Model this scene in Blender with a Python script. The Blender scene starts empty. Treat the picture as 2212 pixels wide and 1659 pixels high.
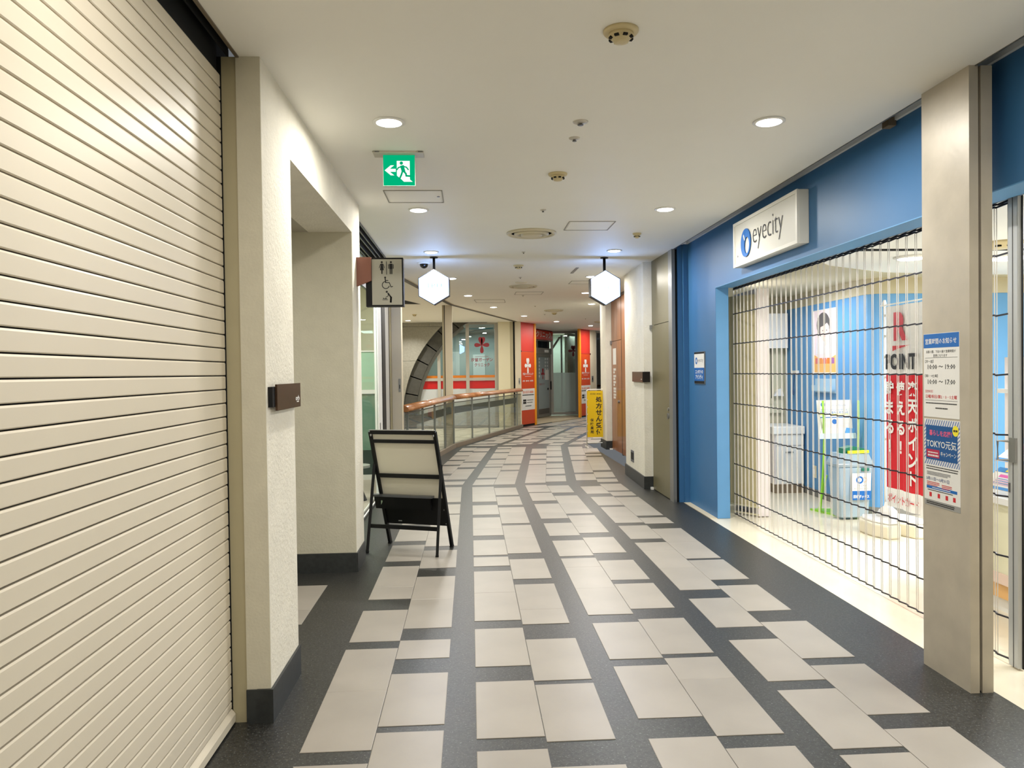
import bpy, bmesh, math, random
from mathutils import Vector, Matrix
R=random.Random(7)
scene=bpy.context.scene
COL=scene.collection
# ---------------------------------------------------------------- camera
def cam_axes(yaw,pitch,roll):
    y,p,r=[math.radians(a) for a in (yaw,pitch,roll)]
    f=Vector((math.sin(y)*math.cos(p),math.cos(y)*math.cos(p),-math.sin(p)))
    rt=Vector((math.cos(y),-math.sin(y),0)); up=rt.cross(f)
    return rt*math.cos(r)-up*math.sin(r), up*math.cos(r)+rt*math.sin(r), f
cd=bpy.data.cameras.new('camera'); cam=bpy.data.objects.new('camera',cd); COL.objects.link(cam)
r_,u_,f_=cam_axes(3.18,.92,.75)
cam.matrix_world=Matrix(((r_.x,u_.x,-f_.x,0),(r_.y,u_.y,-f_.y,0),(r_.z,u_.z,-f_.z,1.6),(0,0,0,1)))
cd.sensor_width=36; cd.lens=1620/2212*36; cd.clip_end=100; cd.clip_start=.05
scene.camera=cam
# ---------------------------------------------------------------- world, exposure
w=bpy.data.worlds.new('world'); scene.world=w; w.use_nodes=True
w.node_tree.nodes['Background'].inputs[0].default_value=(.9,.95,1,1)
w.node_tree.nodes['Background'].inputs[1].default_value=.15
vs=scene.view_settings; vs.view_transform='Standard'; vs.look='None'; vs.gamma=1; vs.use_curve_mapping=False
EXPO=0.13
vs.exposure=EXPO
CEIL=3.05
WARM=(1,.965,.90); COOL=(.90,.95,1)
def area(name,loc,size,power,color=WARM,rot=(0,0,0),sy=None,spread=180,shape='DISK'):
    l=bpy.data.lights.new(name,'AREA'); l.shape=shape; l.size=size
    if sy: l.shape='RECTANGLE'; l.size_y=sy
    l.energy=power; l.color=color; l.spread=math.radians(spread)
    o=bpy.data.objects.new(name,l); o.location=loc; o.rotation_euler=rot; COL.objects.link(o); return o
PW_DOWN=25; PW_SHOP=105; PW_TRU=60
area('shop_ceiling_light',(4.9,5.4,2.52),1.2,PW_SHOP*1.3,COOL,sy=1.2)
area('shop_ceiling_light',(4.2,3.6,2.52),1.2,PW_SHOP*.8,COOL,sy=1.2)
area('shop_ceiling_light',(3.5,8.4,2.50),.6,PW_SHOP*.25,COOL,sy=.8)
area('boutique_ceiling_light',(-2.0,9.5,2.9),1.2,PW_TRU,(1,1,.92),sy=1.6)
area('bay_light_and_fill',(-1.68,20.7,3.02),.2,30,WARM,spread=130)
area('bay_light_and_fill',(-.9,18.2,3.02),.2,26,WARM)  # unseen lamp, added to brighten the bay behind the railing
area('bay_light_and_fill',(.4,19.9,3.02),.2,14,WARM)  # second added fill for the bay, has no fixture
area('restroom_passage_fill',(-2.7,5.2,2.70),.3,20,WARM)  # unseen lamp, added because the restroom passage came out too dark
area('clinic_light',(.2,23.6,2.9),1.5,55,(.85,1,.97),sy=1.5)
area('clinic_light',(3.6,28.2,2.9),1.2,40,(.85,1,.95),sy=1.2)
# ---------------------------------------------------------------- materials
def lin(c): return tuple(((v/255)/12.92 if v/255<=.04045 else ((v/255+.055)/1.055)**2.4) for v in c)
MATS={}
def mat(name,c,rough=.5,metal=0.,spec=.5,var=0.,vscale=8.,bump=0.,bscale=60.,emit=0.,rnd=0.,speck=None,alpha=1.,coat=0.,bdet=3):
    if name in MATS: return MATS[name]
    m=bpy.data.materials.new(name); m.use_nodes=True; nt=m.node_tree; N=nt.nodes; L=nt.links
    b=N['Principled BSDF']; c4=(*lin(c),1)
    b.inputs['Base Color'].default_value=c4; b.inputs['Roughness'].default_value=rough
    b.inputs['Metallic'].default_value=metal; b.inputs['Specular IOR Level'].default_value=spec
    b.inputs['Coat Weight'].default_value=coat
    tc=N.new('ShaderNodeTexCoord')
    last=None
    if var>0 or rnd>0 or speck:
        rgb=N.new('ShaderNodeRGB'); rgb.outputs[0].default_value=c4; last=rgb.outputs[0]
    if var>0:
        n=N.new('ShaderNodeTexNoise'); n.inputs['Scale'].default_value=vscale; n.inputs['Detail'].default_value=5
        L.new(tc.outputs['Object'],n.inputs['Vector'])
        mr=N.new('ShaderNodeMapRange'); mr.inputs[1].default_value=.3; mr.inputs[2].default_value=.7
        mr.inputs[3].default_value=1-var; mr.inputs[4].default_value=1+var*.6
        L.new(n.outputs['Fac'],mr.inputs[0])
        h=N.new('ShaderNodeHueSaturation'); L.new(last,h.inputs['Color']); L.new(mr.outputs[0],h.inputs['Value']); last=h.outputs[0]
    if rnd>0:
        oi=N.new('ShaderNodeObjectInfo'); mr=N.new('ShaderNodeMapRange'); mr.inputs[3].default_value=1-rnd; mr.inputs[4].default_value=1+rnd
        L.new(oi.outputs['Random'],mr.inputs[0]); h=N.new('ShaderNodeHueSaturation'); L.new(last,h.inputs['Color']); L.new(mr.outputs[0],h.inputs['Value']); last=h.outputs[0]
    if speck:
        col2,sc,lo,hi=speck
        n=N.new('ShaderNodeTexNoise'); n.inputs['Scale'].default_value=sc; n.inputs['Detail'].default_value=6; n.inputs['Roughness'].default_value=.75
        L.new(tc.outputs['Object'],n.inputs['Vector'])
        mr=N.new('ShaderNodeMapRange'); mr.inputs[1].default_value=lo; mr.inputs[2].default_value=hi; L.new(n.outputs['Fac'],mr.inputs[0])
        mx=N.new('ShaderNodeMix'); mx.data_type='RGBA'; L.new(mr.outputs[0],mx.inputs[0]); L.new(last,mx.inputs[6]); mx.inputs[7].default_value=(*lin(col2),1); last=mx.outputs[2]
    if last: L.new(last,b.inputs['Base Color'])
    if bump>0:
        n=N.new('ShaderNodeTexNoise'); n.inputs['Scale'].default_value=bscale; n.inputs['Detail'].default_value=bdet
        L.new(tc.outputs['Object'],n.inputs['Vector'])
        bp=N.new('ShaderNodeBump'); bp.inputs['Strength'].default_value=bump; bp.inputs['Distance'].default_value=.01
        L.new(n.outputs['Fac'],bp.inputs['Height']); L.new(bp.outputs[0],b.inputs['Normal'])
    if emit>0:
        b.inputs['Emission Color'].default_value=c4; b.inputs['Emission Strength'].default_value=emit
    if alpha<1: b.inputs['Alpha'].default_value=alpha
    MATS[name]=m; return m
def wood(name,c1,c2,rough=.35,scale=(1,1,14),coat=.3):
    m=bpy.data.materials.new(name); m.use_nodes=True; nt=m.node_tree; N=nt.nodes; L=nt.links; b=N['Principled BSDF']
    tc=N.new('ShaderNodeTexCoord'); mp=N.new('ShaderNodeMapping'); mp.inputs['Scale'].default_value=scale
    n=N.new('ShaderNodeTexNoise'); n.inputs['Scale'].default_value=3; n.inputs['Detail'].default_value=8; n.inputs['Distortion'].default_value=.4
    L.new(tc.outputs['Object'],mp.inputs[0]); L.new(mp.outputs[0],n.inputs['Vector'])
    cr=N.new('ShaderNodeValToRGB'); cr.color_ramp.elements[0].position=.35; cr.color_ramp.elements[1].position=.7
    cr.color_ramp.elements[0].color=(*lin(c1),1); cr.color_ramp.elements[1].color=(*lin(c2),1)
    L.new(n.outputs['Fac'],cr.inputs[0]); L.new(cr.outputs[0],b.inputs['Base Color']); b.inputs['Roughness'].default_value=rough; b.inputs['Coat Weight'].default_value=coat
    MATS[name]=m; return m
def glass(name,tint=(.9,.97,.95),refl=.12,rough=.0,body=0.,bodyc=(200,215,212),fk=1.):
    m=bpy.data.materials.new(name); m.use_nodes=True; nt=m.node_tree; N=nt.nodes; L=nt.links; N.remove(N['Principled BSDF'])
    out=N['Material Output']; tr=N.new('ShaderNodeBsdfTransparent'); tr.inputs[0].default_value=(*tint,1)
    gl=N.new('ShaderNodeBsdfGlossy'); gl.inputs['Roughness'].default_value=rough
    fr=N.new('ShaderNodeFresnel'); fr.inputs[0].default_value=1.5
    ad=N.new('ShaderNodeMath'); ad.operation='ADD'; ad.inputs[1].default_value=refl; fm=N.new('ShaderNodeMath'); fm.operation='MULTIPLY'; fm.inputs[1].default_value=fk; L.new(fr.outputs[0],fm.inputs[0]); L.new(fm.outputs[0],ad.inputs[0])
    mx=N.new('ShaderNodeMixShader'); L.new(ad.outputs[0],mx.inputs[0]); L.new(tr.outputs[0],mx.inputs[1]); L.new(gl.outputs[0],mx.inputs[2])
    last=mx.outputs[0]
    if body>0:
        df=N.new('ShaderNodeBsdfDiffuse'); df.inputs[0].default_value=(*lin(bodyc),1); m2=N.new('ShaderNodeMixShader'); m2.inputs[0].default_value=body
        L.new(last,m2.inputs[1]); L.new(df.outputs[0],m2.inputs[2]); last=m2.outputs[0]
    L.new(last,out.inputs[0]); MATS[name]=m; return m
def emis(name,c,s):
    m=bpy.data.materials.new(name); m.use_nodes=True; N=m.node_tree.nodes; L=m.node_tree.links; N.remove(N['Principled BSDF'])
    e=N.new('ShaderNodeEmission'); e.inputs[0].default_value=(*c,1); e.inputs[1].default_value=s; L.new(e.outputs[0],N['Material Output'].inputs[0]); MATS[name]=m; return m
M_tile=mat('pale_stone_tile',(160,153,143),.36,var=.09,vscale=2.6,rnd=.045,bump=.02,bscale=200,spec=.4)
M_dark=mat('dark_granite_floor',(46,46,43),.38,var=.6,vscale=60,speck=((150,152,150),100,.57,.72),spec=.5,bump=.03,bscale=300)
M_base=mat('dark_granite_skirting',(47,50,50),.45,var=.25,vscale=30,speck=((120,122,120),240,.64,.8))
M_ceil=mat("painted_ceiling",(240,238,230),.6,var=.01,vscale=2,spec=.3)
M_plaster=mat('rough_white_plaster',(228,223,208),.8,var=.05,vscale=6,bump=.55,bscale=55,bdet=6)
M_plaster2=mat('smooth_beige_plaster',(208,202,182),.7,var=.05,vscale=9,bump=.12,bscale=80)
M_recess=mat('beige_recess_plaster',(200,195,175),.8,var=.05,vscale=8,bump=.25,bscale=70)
M_slat=mat('cream_painted_slat',(222,212,192),.42,var=.015,vscale=3,spec=.5)
M_beige=mat('beige_painted_metal',(214,203,178),.5,var=.02,vscale=5)
M_jamb=mat('olive_beige_metal',(176,166,134),.5,var=.03,vscale=6)
M_black=mat('black_metal',(9,10,12),.5,spec=.3)
M_void=mat('dark_void',(6,6,6),.9)
M_steel=mat('grey_steel',(150,150,148),.35,metal=.7)
M_dsteel=mat('dark_steel_track',(104,104,104),.4,metal=.4)
M_tan=mat('tan_steel_panel',(184,175,158),.42,metal=.1,var=.12,vscale=5,bump=.05,bscale=30)
M_olive=mat('olive_grey_door_paint',(118,111,84),.38,metal=.1,var=.04,vscale=3)
M_blue=mat('blue_painted_wall',(58,112,162),.45,var=.02,vscale=3)
M_blue2=mat('light_blue_painted_wall',(98,156,206),.5,var=.02,vscale=3)
M_cream=mat('cream_shop_floor',(236,226,202),.16,var=.05,vscale=3,spec=.6)
M_creamw=mat('cream_shop_wall',(196,188,160),.7,var=.02)
M_white=mat('white_plastic',(235,234,230),.4)
M_paper=mat('white_paper',(226,225,220),.6)
M_ink=mat('black_ink',(22,22,24),.6)
M_red=mat('red_print',(200,28,40),.5)
M_orange=mat('orange_panel',(206,72,28),.38,var=.02)
M_orange2=mat('red_orange_panel',(200,52,40),.38)
M_yel=mat('amber_edge',(240,160,30),.4)
M_pblue=mat('blue_print',(0,98,178),.5)
M_handrail=wood('varnished_wood',(138,84,42),(182,124,72),.34,(1,1,1))
M_brown=wood('brown_veneer',(122,72,38),(168,108,62),.4,(10,10,.6))
M_glassrail=glass('railing_glass',(.95,.98,.95),.07,.0,.03,fk=.35)
M_glasswin=glass('window_glass',(.80,.88,.87),.06,.01)
M_frost=glass('frosted_glass',(.9,.95,.93),.03,.2,.55,(190,205,202))
M_shopglass=glass('shop_glass',(.95,.98,.97),.02,fk=.08)
M_lamp=emis('downlight_diffuser',(1,.97,.90),14)
M_concrete=mat('speckled_concrete',(146,143,130),.75,var=.12,vscale=20,speck=((110,108,98),180,.5,.75))
M_concd=mat('dark_concrete_arch',(70,69,62),.75,var=.2,vscale=10)
# ---------------------------------------------------------------- mesh helpers
def V(*a): return Vector(a)
def tag(o,label=None,cat=None,group=None,kind=None):
    if label: o['label']=label
    if cat: o['category']=cat
    if group: o['group']=group
    if kind: o['kind']=kind
    return o
def wl(o):
    p=Vector((0,0,0))
    while o is not None: p=p+Vector(o.location); o=o.parent
    return p
def thing(name,label,cat,loc=(0,0,0),group=None,kind=None):
    o=bpy.data.objects.new(name,None); o.empty_display_size=.1; o.location=loc; COL.objects.link(o)
    return tag(o,label,cat,group,kind)
def mesh(name,verts,faces,m,parent=None,smooth=False,origin=None):
    verts=[Vector(v) for v in verts]
    if origin is None:
        xs=[v.x for v in verts]; ys=[v.y for v in verts]; zs=[v.z for v in verts]
        origin=Vector(((min(xs)+max(xs))/2,(min(ys)+max(ys))/2,min(zs)))
    origin=Vector(origin)
    me=bpy.data.meshes.new(name); me.from_pydata([v-origin for v in verts],[],faces); 
    bm=bmesh.new(); bm.from_mesh(me); bmesh.ops.recalc_face_normals(bm,faces=bm.faces); bm.to_mesh(me); bm.free()
    if smooth:
        for p in me.polygons: p.use_smooth=True
    me.materials.append(m)
    o=bpy.data.objects.new(name,me); COL.objects.link(o)
    if parent is not None: o.parent=parent; o.location=origin-wl(parent)
    else: o.location=origin
    return o
class G:
    'geometry collector in world coordinates'
    def __init__(s): s.v=[]; s.f=[]
    def add(s,vs,fs):
        k=len(s.v); s.v+= [Vector(v) for v in vs]; s.f+=[tuple(i+k for i in f) for f in fs]; return s
    def box(s,x0,x1,y0,y1,z0,z1):
        return s.add([(x0,y0,z0),(x1,y0,z0),(x1,y1,z0),(x0,y1,z0),(x0,y0,z1),(x1,y0,z1),(x1,y1,z1),(x0,y1,z1)],
            [(0,3,2,1),(4,5,6,7),(0,1,5,4),(1,2,6,5),(2,3,7,6),(3,0,4,7)])
    def prism(s,poly,z0,z1):
        n=len(poly)
        return s.add([(x,y,z0) for x,y in poly]+[(x,y,z1) for x,y in poly],
            [tuple(range(n)),tuple(range(n,2*n))]+[(i,(i+1)%n,n+(i+1)%n,n+i) for i in range(n)])
    def ext(s,pts,off):
        n=len(pts); off=Vector(off); pts=[Vector(p) for p in pts]
        return s.add(pts+[p+off for p in pts],[tuple(range(n)),tuple(range(n,2*n))]+[(i,(i+1)%n,n+(i+1)%n,n+i) for i in range(n)])
    def bar(s,a,b,wd,ht=None,up=(0,0,1)):
        a=Vector(a); b=Vector(b); d=(b-a).normalized(); up=Vector(up)
        if abs(d.dot(up))>.98: up=Vector((0,1,0))
        sx=d.cross(up).normalized(); sy=sx.cross(d).normalized(); ht=ht or wd
        o=[sx*wd/2+sy*ht/2,-sx*wd/2+sy*ht/2,-sx*wd/2-sy*ht/2,sx*wd/2-sy*ht/2]
        return s.add([a+q for q in o]+[b+q for q in o],[(0,1,2,3),(4,5,6,7)]+[(i,(i+1)%4,4+(i+1)%4,4+i) for i in range(4)])
    def tube(s,pts,r,n=8,cap=True):
        pts=[Vector(p) for p in pts]; k0=len(s.v); rr=r if isinstance(r,(list,tuple)) else [r]*len(pts)
        for i,p in enumerate(pts):
            d=(pts[min(i+1,len(pts)-1)]-pts[max(i-1,0)]).normalized()
            up=Vector((0,0,1)) if abs(d.z)<.95 else Vector((0,1,0))
            a=d.cross(up).normalized(); b=a.cross(d).normalized()
            for k in range(n):
                t=2*math.pi*k/n; s.v.append(p+a*math.cos(t)*rr[i]+b*math.sin(t)*rr[i])
        for i in range(len(pts)-1):
            for k in range(n): s.f.append((k0+i*n+k,k0+i*n+(k+1)%n,k0+(i+1)*n+(k+1)%n,k0+(i+1)*n+k))
        if cap: s.f.append(tuple(k0+k for k in range(n))); s.f.append(tuple(k0+(len(pts)-1)*n+k for k in range(n)))
        return s
    def lathe(s,c,prof,n=24,axis='z'):
        c=Vector(c); k0=len(s.v)
        for r,z in prof:
            for k in range(n):
                t=2*math.pi*k/n
                s.v.append(c+Vector((r*math.cos(t),r*math.sin(t),z)))
        for i in range(len(prof)-1):
            for k in range(n): s.f.append((k0+i*n+k,k0+i*n+(k+1)%n,k0+(i+1)*n+(k+1)%n,k0+(i+1)*n+k))
        s.f.append(tuple(k0+k for k in range(n))); s.f.append(tuple(k0+(len(prof)-1)*n+k for k in range(n)))
        return s
    def out(s,name,m,parent=None,smooth=False,origin=None): return mesh(name,s.v,s.f,m,parent,smooth,origin)
def box(name,x0,x1,y0,y1,z0,z1,m,parent=None,bev=0):
    o=G().box(min(x0,x1),max(x0,x1),min(y0,y1),max(y0,y1),z0,z1).out(name,m,parent)
    if bev: bevel(o,bev)
    return o
def bevel(o,wd,seg=2):
    md=o.modifiers.new('bevel','BEVEL'); md.width=wd; md.segments=seg; md.limit_method='ANGLE'; return o
class S:
    'a flat face in the scene: origin, reading direction, up; things print or sit on it'
    def __init__(s,o,x,u=(0,0,1)):
        s.o=Vector(o); s.x=Vector(x).normalized(); s.u=Vector(u).normalized(); s.n=s.x.cross(s.u)
    def p(s,a,b,c=0): return s.o+s.x*a+s.u*b+s.n*c
    def g(s,pts,off,d,g=None):
        g=g or G(); return g.ext([s.p(a,b,off) for a,b in pts],s.n*d)
    def rect(s,name,a0,a1,b0,b1,m,parent=None,off=0,d=.001):
        return s.g([(a0,b0),(a1,b0),(a1,b1),(a0,b1)],off,d).out(name,m,parent)
    def poly(s,name,pts,m,parent=None,off=0,d=.001): return s.g(pts,off,d).out(name,m,parent)
    def frame(s,name,a0,a1,b0,b1,t,m,parent=None,off=0,d=.01):
        g=G()
        for q in ((a0,a1,b0,b0+t),(a0,a1,b1-t,b1),(a0,a0+t,b0+t,b1-t),(a1-t,a1,b0+t,b1-t)): s.g([(q[0],q[2]),(q[1],q[2]),(q[1],q[3]),(q[0],q[3])],off,d,g)
        return g.out(name,m,parent)
    def ell(s,a,b,ra,rb,t0=0,t1=360,n=24):
        return [(a+ra*math.cos(math.radians(t0+(t1-t0)*i/n)),b+rb*math.sin(math.radians(t0+(t1-t0)*i/n))) for i in range(n+(t1-t0<360))]
    def disc(s,name,a,b,ra,m,parent=None,off=0,d=.001,rb=None,n=24): return s.poly(name,s.ell(a,b,ra,rb or ra,n=n),m,parent,off,d)
    def ring(s,a,b,ra,rb,t,off,d,g=None,t0=0,t1=360,n=24):
        g=g or G()
        for i in range(n):
            q0=math.radians(t0+(t1-t0)*i/n); q1=math.radians(t0+(t1-t0)*(i+1)/n)
            pts=[(a+(ra+k)*math.cos(q),b+(rb+k)*math.sin(q)) for q,k in ((q0,0),(q1,0),(q1,-t),(q0,-t))]
            s.g(pts,off,d,g)
        return g
    def text(s,txt,a,b,h,m,parent=None,width=None,bold=0,off=.0015,d=.0006,align='C',name='lettering',sx=1.,shear=0):
        cu=bpy.data.curves.new('t','FONT'); cu.body=txt; cu.size=1; cu.offset=bold; cu.resolution_u=4 if txt.isascii() else (2 if len(txt)<9 else 1); cu.shear=shear
        ob=bpy.data.objects.new('t',cu); COL.objects.link(ob); bpy.context.view_layer.update()
        me=bpy.data.meshes.new_from_object(ob.evaluated_get(bpy.context.evaluated_depsgraph_get()))
        bpy.data.objects.remove(ob); bpy.data.curves.remove(cu)
        if not me.vertices: return None
        xs=[v.co.x for v in me.vertices]; ys=[v.co.y for v in me.vertices]
        x0,x1,y0,y1=min(xs),max(xs),min(ys),max(ys); k=h/max(y1-y0,1e-6)
        kx=k*sx if width is None else width/max(x1-x0,1e-6)
        ax={'C':(x0+x1)/2,'L':x0,'R':x1}[align]; ay=(y0+y1)/2
        vs=[s.p(a+(v.co.x-ax)*kx,b+(v.co.y-ay)*k,off) for v in me.vertices]; fs=[tuple(p.vertices) for p in me.polygons]
        bpy.data.meshes.remove(me)
        o=mesh(name,vs,fs,m,parent); return o
    def dashes(s,a0,a1,b,h,m,parent=None,off=.0015,lines=1,pitch=.01,rag=.25,name='print_lines'):
        g=G()
        for i in range(lines):
            x=a0; end=a1-(R.random()*rag*(a1-a0) if i==lines-1 else 0)
            while x<end:
                wd=h*(.7+R.random()*1.2); s.g([(x,b-i*pitch),(min(x+wd,end),b-i*pitch),(min(x+wd,end),b-i*pitch+h),(x,b-i*pitch+h)],off,.0003,g); x+=wd+h*.35
        return g.out(name,m,parent)
FX=(0,-1,0)   # reading direction on faces that look towards -X
FY=(1,0,0)    # on faces that look towards -Y
# ================================================================ FLOOR
fl=G().box(-6,2.545,-3,32,-.12,0).out('floor',M_dark); tag(fl,'dark speckled granite floor of the arcade with pale tiles inlaid','floor',kind='structure')
def shift(y):
    if y<10.6: return 0
    if y<16.1: return .105*(y-10.6)
    if y<21.6: return .5775+.32*(y-16.1)
    return 2.3375+.6*(y-21.6)
CX={'A':-.744,'B':-.441,'C':.004,'D':.307,'E':.747,'F':1.05,'G':1.497,'H':1.80}
ntile=[0]
far=G()
def tile(x0,x1,y1,y0,parent,stuff=None):
    g=3*.0005
    q=[(x0+g+shift(y0+1e-4),y0),(x1-g+shift(y0+1e-4),y0),(x1-g+shift(y1-1e-4),y1),(x0+g+shift(y1-1e-4),y1)]
    zt=.0030+R.random()*.0006; e=.0025
    qi=[(q[0][0]+e,q[0][1]+e),(q[1][0]-e,q[1][1]+e),(q[2][0]-e,q[2][1]-e),(q[3][0]+e,q[3][1]-e)]
    vs=[(a,b,-.008) for a,b in q]+[(a,b,zt-.0012) for a,b in q]+[(a,b,zt) for a,b in qi]
    fs=[(3,2,1,0)]+[(i,(i+1)%4,4+(i+1)%4,4+i) for i in range(4)]+[(4+i,4+(i+1)%4,8+(i+1)%4,8+i) for i in range(4)]+[(8,9,10,11)]
    if stuff is not None: stuff.add(vs,fs)
    else: mesh('tile',vs,fs,M_tile,parent); ntile[0]+=1
T={
'A':[(10.5,10.0),(9.9,9.45),(9.3,8.7),(8.55,7.95),(7.79,7.16),(6.99,6.40),(6.23,5.63),(5.63,5.33),(5.08,4.49),(4.37,3.79),(3.79,3.19),(3.08,2.48),(2.3,1.7)],
'B':[(10.47,9.87),(9.87,9.27),(9.10,8.50),(8.44,7.84),(7.84,7.24),(7.24,6.92),(6.76,6.15),(5.89,5.30),(5.30,4.70),(4.49,4.20),(3.99,3.40),(3.34,2.74),(2.5,1.9)],
'C':[(10.44,9.84),(9.84,9.24),(9.00,8.40),(8.23,7.62),(7.62,7.32),(7.12,6.53),(6.46,6.16),(6.00,5.41),(5.41,4.80),(4.65,4.05),(3.85,3.25),(3.14,2.54),(2.4,1.8)],
'D':[(10.32,9.70),(9.58,8.97),(8.82,8.48),(8.48,7.88),(7.78,7.17),(7.17,6.57),(6.36,5.75),(5.60,5.00),(5.00,4.71),(4.44,3.84),(3.79,3.20),(2.99,2.39),(2.2,1.6)],
'E':[(10.51,9.88),(9.82,9.22),(9.00,8.40),(8.40,8.09),(7.84,7.23),(7.02,6.42),(6.34,6.05),(6.05,5.45),(5.45,4.85),(4.69,4.09),(3.99,3.38),(3.19,2.59),(2.4,1.8)],
'F':[(10.42,9.80),(9.56,8.95),(8.95,8.34),(8.23,7.63),(7.63,7.33),(7.12,6.50),(6.24,5.65),(5.54,4.95),(4.74,4.14),(4.08,3.79),(3.79,3.19),(3.08,2.48),(2.3,1.7)],
'G':[(10.29,9.66),(9.41,8.80),(8.69,8.07),(8.07,7.77),(7.62,7.01),(6.85,6.55),(6.55,5.94),(5.94,5.34),(5.13,4.54),(4.32,3.73),(3.62,3.04),(2.99,2.39),(2.3,1.7)],
'H':[(10.47,9.87),(9.77,9.46),(9.34,8.73),(8.73,8.13),(8.01,7.70),(7.44,6.83),(6.83,6.23),(6.17,5.58),(5.42,4.83),(4.61,4.01),(3.91,3.33),(3.19,2.59),(2.5,1.9)]}
T2={
'A':[(15.91,15.31),(15.07,14.46),(14.35,13.76),(13.58,13.04),(12.85,12.20),(12.20,11.90),(11.65,11.22),(11.05,10.74)],
'B':[(15.80,15.16),(14.96,14.20),(14.20,13.45),(13.30,12.66),(12.41,11.82),(11.82,11.22),(11.01,10.70)],
'C':[(15.96,15.69),(15.50,14.94),(14.74,14.15),(14.15,13.85),(13.63,13.02),(12.96,12.66),(12.52,11.92),(11.92,11.32),(11.16,10.62)],
'D':[(15.87,15.2),(15.2,14.36),(14.24,13.63),(13.63,13.03),(12.81,12.19),(12.03,11.3),(11.3,10.62)],
'E':[(15.48,14.86),(14.86,14.56),(14.30,13.65),(13.46,12.90),(12.80,12.1),(12.1,11.4),(11.4,10.71)],
'F':[(15.95,15.75),(15.69,15.06),(14.95,14.3),(14.3,14.02),(13.83,13.21),(12.93,12.32),(12.22,11.61),(11.41,10.80)],
'G':[(15.71,14.95),(14.95,14.17),(14.02,13.39),(13.21,12.45),(12.45,11.71),(11.52,10.88)],
'H':[(15.38,14.52),(14.32,14.03),(13.78,13.17),(13.17,12.56),(12.56,11.95),(11.72,11.13),(10.97,10.67)]}
T3={'A':[(21.38,20.81),(20.57,20.07),(19.90,19.35),(19.13,18.62),(18.47,18.0),(18.0,17.56),(17.33,16.75),(16.59,16.30)],
'B':[(21.19,20.63),(20.39,19.7),(19.7,18.99),(18.70,18.18),(17.92,17.35),(17.35,16.80),(16.58,16.26)]}
for k in CX:
    for D_ in (T,T2): 
        for a,b in D_[k]: tile(CX[k],CX[k]+.303,a,b,fl)
    segs=T3.get(k)
    if segs is None:
        segs=[]; y=21.45-R.random()*.3
        while y>16.5:
            ln=min(R.choice([.6,.6,.9,.3,.6]),y-16.15); segs.append((y,y-ln)); y-=ln+R.choice([.12,.2,.24,.06])
    for a,b in segs: tile(CX[k],CX[k]+.303,a,b,fl)
    y=28
    while y>21.9:
        ln=R.choice([.6,.9,.6,1.2]); ln=min(ln,y-21.65); tile(CX[k],CX[k]+.303,y,y-ln,fl,far); y-=ln+R.choice([.12,.2,.24])
    
tag(far.out('far_tiles',M_tile,fl),kind='stuff')
for i,(a,b) in enumerate([(5.73,5.13),(5.13,4.84),(4.6,4.2)]): tile(-1.405,-1.10,a,b,fl); tile(-1.708,-1.405,a-.1,b-.1,fl)
o=G().prism([(2.545,0),(6.6,0),(6.6,10),(2.76,10),(2.76,7.9),(2.62,7.9),(2.62,8.87),(2.545,8.87)],-.12,.001).out('floor',M_cream); tag(o,'glossy cream vinyl floor inside the blue contact lens shop','floor',kind='structure')
# bay floor behind the railing
o=G().prism([(-3.2,11.62),(-1.06,11.62),(-.37,16.05),(1.44,21.6),(-3.2,21.6)],-.05,.004).out('floor',mat('pale_bay_floor',(232,224,198),.25,var=.03)); tag(o,'pale smooth floor of the bay behind the glass railing','floor',kind='structure')
o=G().prism([(1.99,22.66),(3.78,25.62),(3.9,27.0),(2.8,27.0),(2.1,25.0)],-.05,.004).out('floor',mat('clinic_porch_floor',(190,172,140),.3,var=.03)); tag(o,'tan floor of the clinic porch between the orange panels','floor',kind='structure')
o=G().box(-4,-1.22,6.6,12.6,-.05,.004).out('floor',mat('boutique_floor',(196,182,166),.3,var=.05)); tag(o,'pinkish wood floor inside the shop left of the sandwich board','floor',kind='structure')
# ================================================================ CEILING
# open slots are left for the shutter tracks
cg=G()
cg.prism([(-1.03,-3),(2.45,-3),(2.45,8.87),(2.45,9.95),(-1.03,9.95)],CEIL,CEIL+.1)
cg.prism([(-1.03,9.95),(9,9.95),(9,32),(-6,32),(-6,11.35),(-1.03,11.35)],CEIL,CEIL+.1)
o=cg.out('ceiling',M_ceil); tag(o,'flat off-white arcade ceiling with round downlights','ceiling',kind='structure')
cl=o
G().prism([(2.8,0),(6.7,0),(6.7,7.7),(5.2,7.6),(4.2,7.4),(3.4,6.9),(2.8,6.2)],2.56,2.6).out('ceiling',mat('shop_ceiling_paint',(238,238,234),.6))
o=G().prism([(2.8,6.2),(3.4,6.9),(4.2,7.4),(5.2,7.6),(6.7,7.7),(6.7,10.2),(2.8,10.2)],2.555,2.6).out('ceiling',M_creamw); tag(o,'back left of the contact lens shop ceiling, its shade painted in as cream','ceiling',kind='structure')  # ceiling's light fall-off painted as a darker cream piece with a diagonal edge
tag(bpy.data.objects['ceiling.001'],'low white ceiling inside the blue contact lens shop','ceiling',kind='structure')
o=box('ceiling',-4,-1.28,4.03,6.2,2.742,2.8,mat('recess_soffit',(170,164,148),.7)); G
tag(o,'low beige soffit of the restroom passage','ceiling',kind='structure')
o=box('ceiling',-4.2,-1.3,6.54,12.6,CEIL-.02,CEIL+.06,M_ceil); tag(o,'ceiling inside the shop left of the sandwich board','ceiling',kind='structure')
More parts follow.
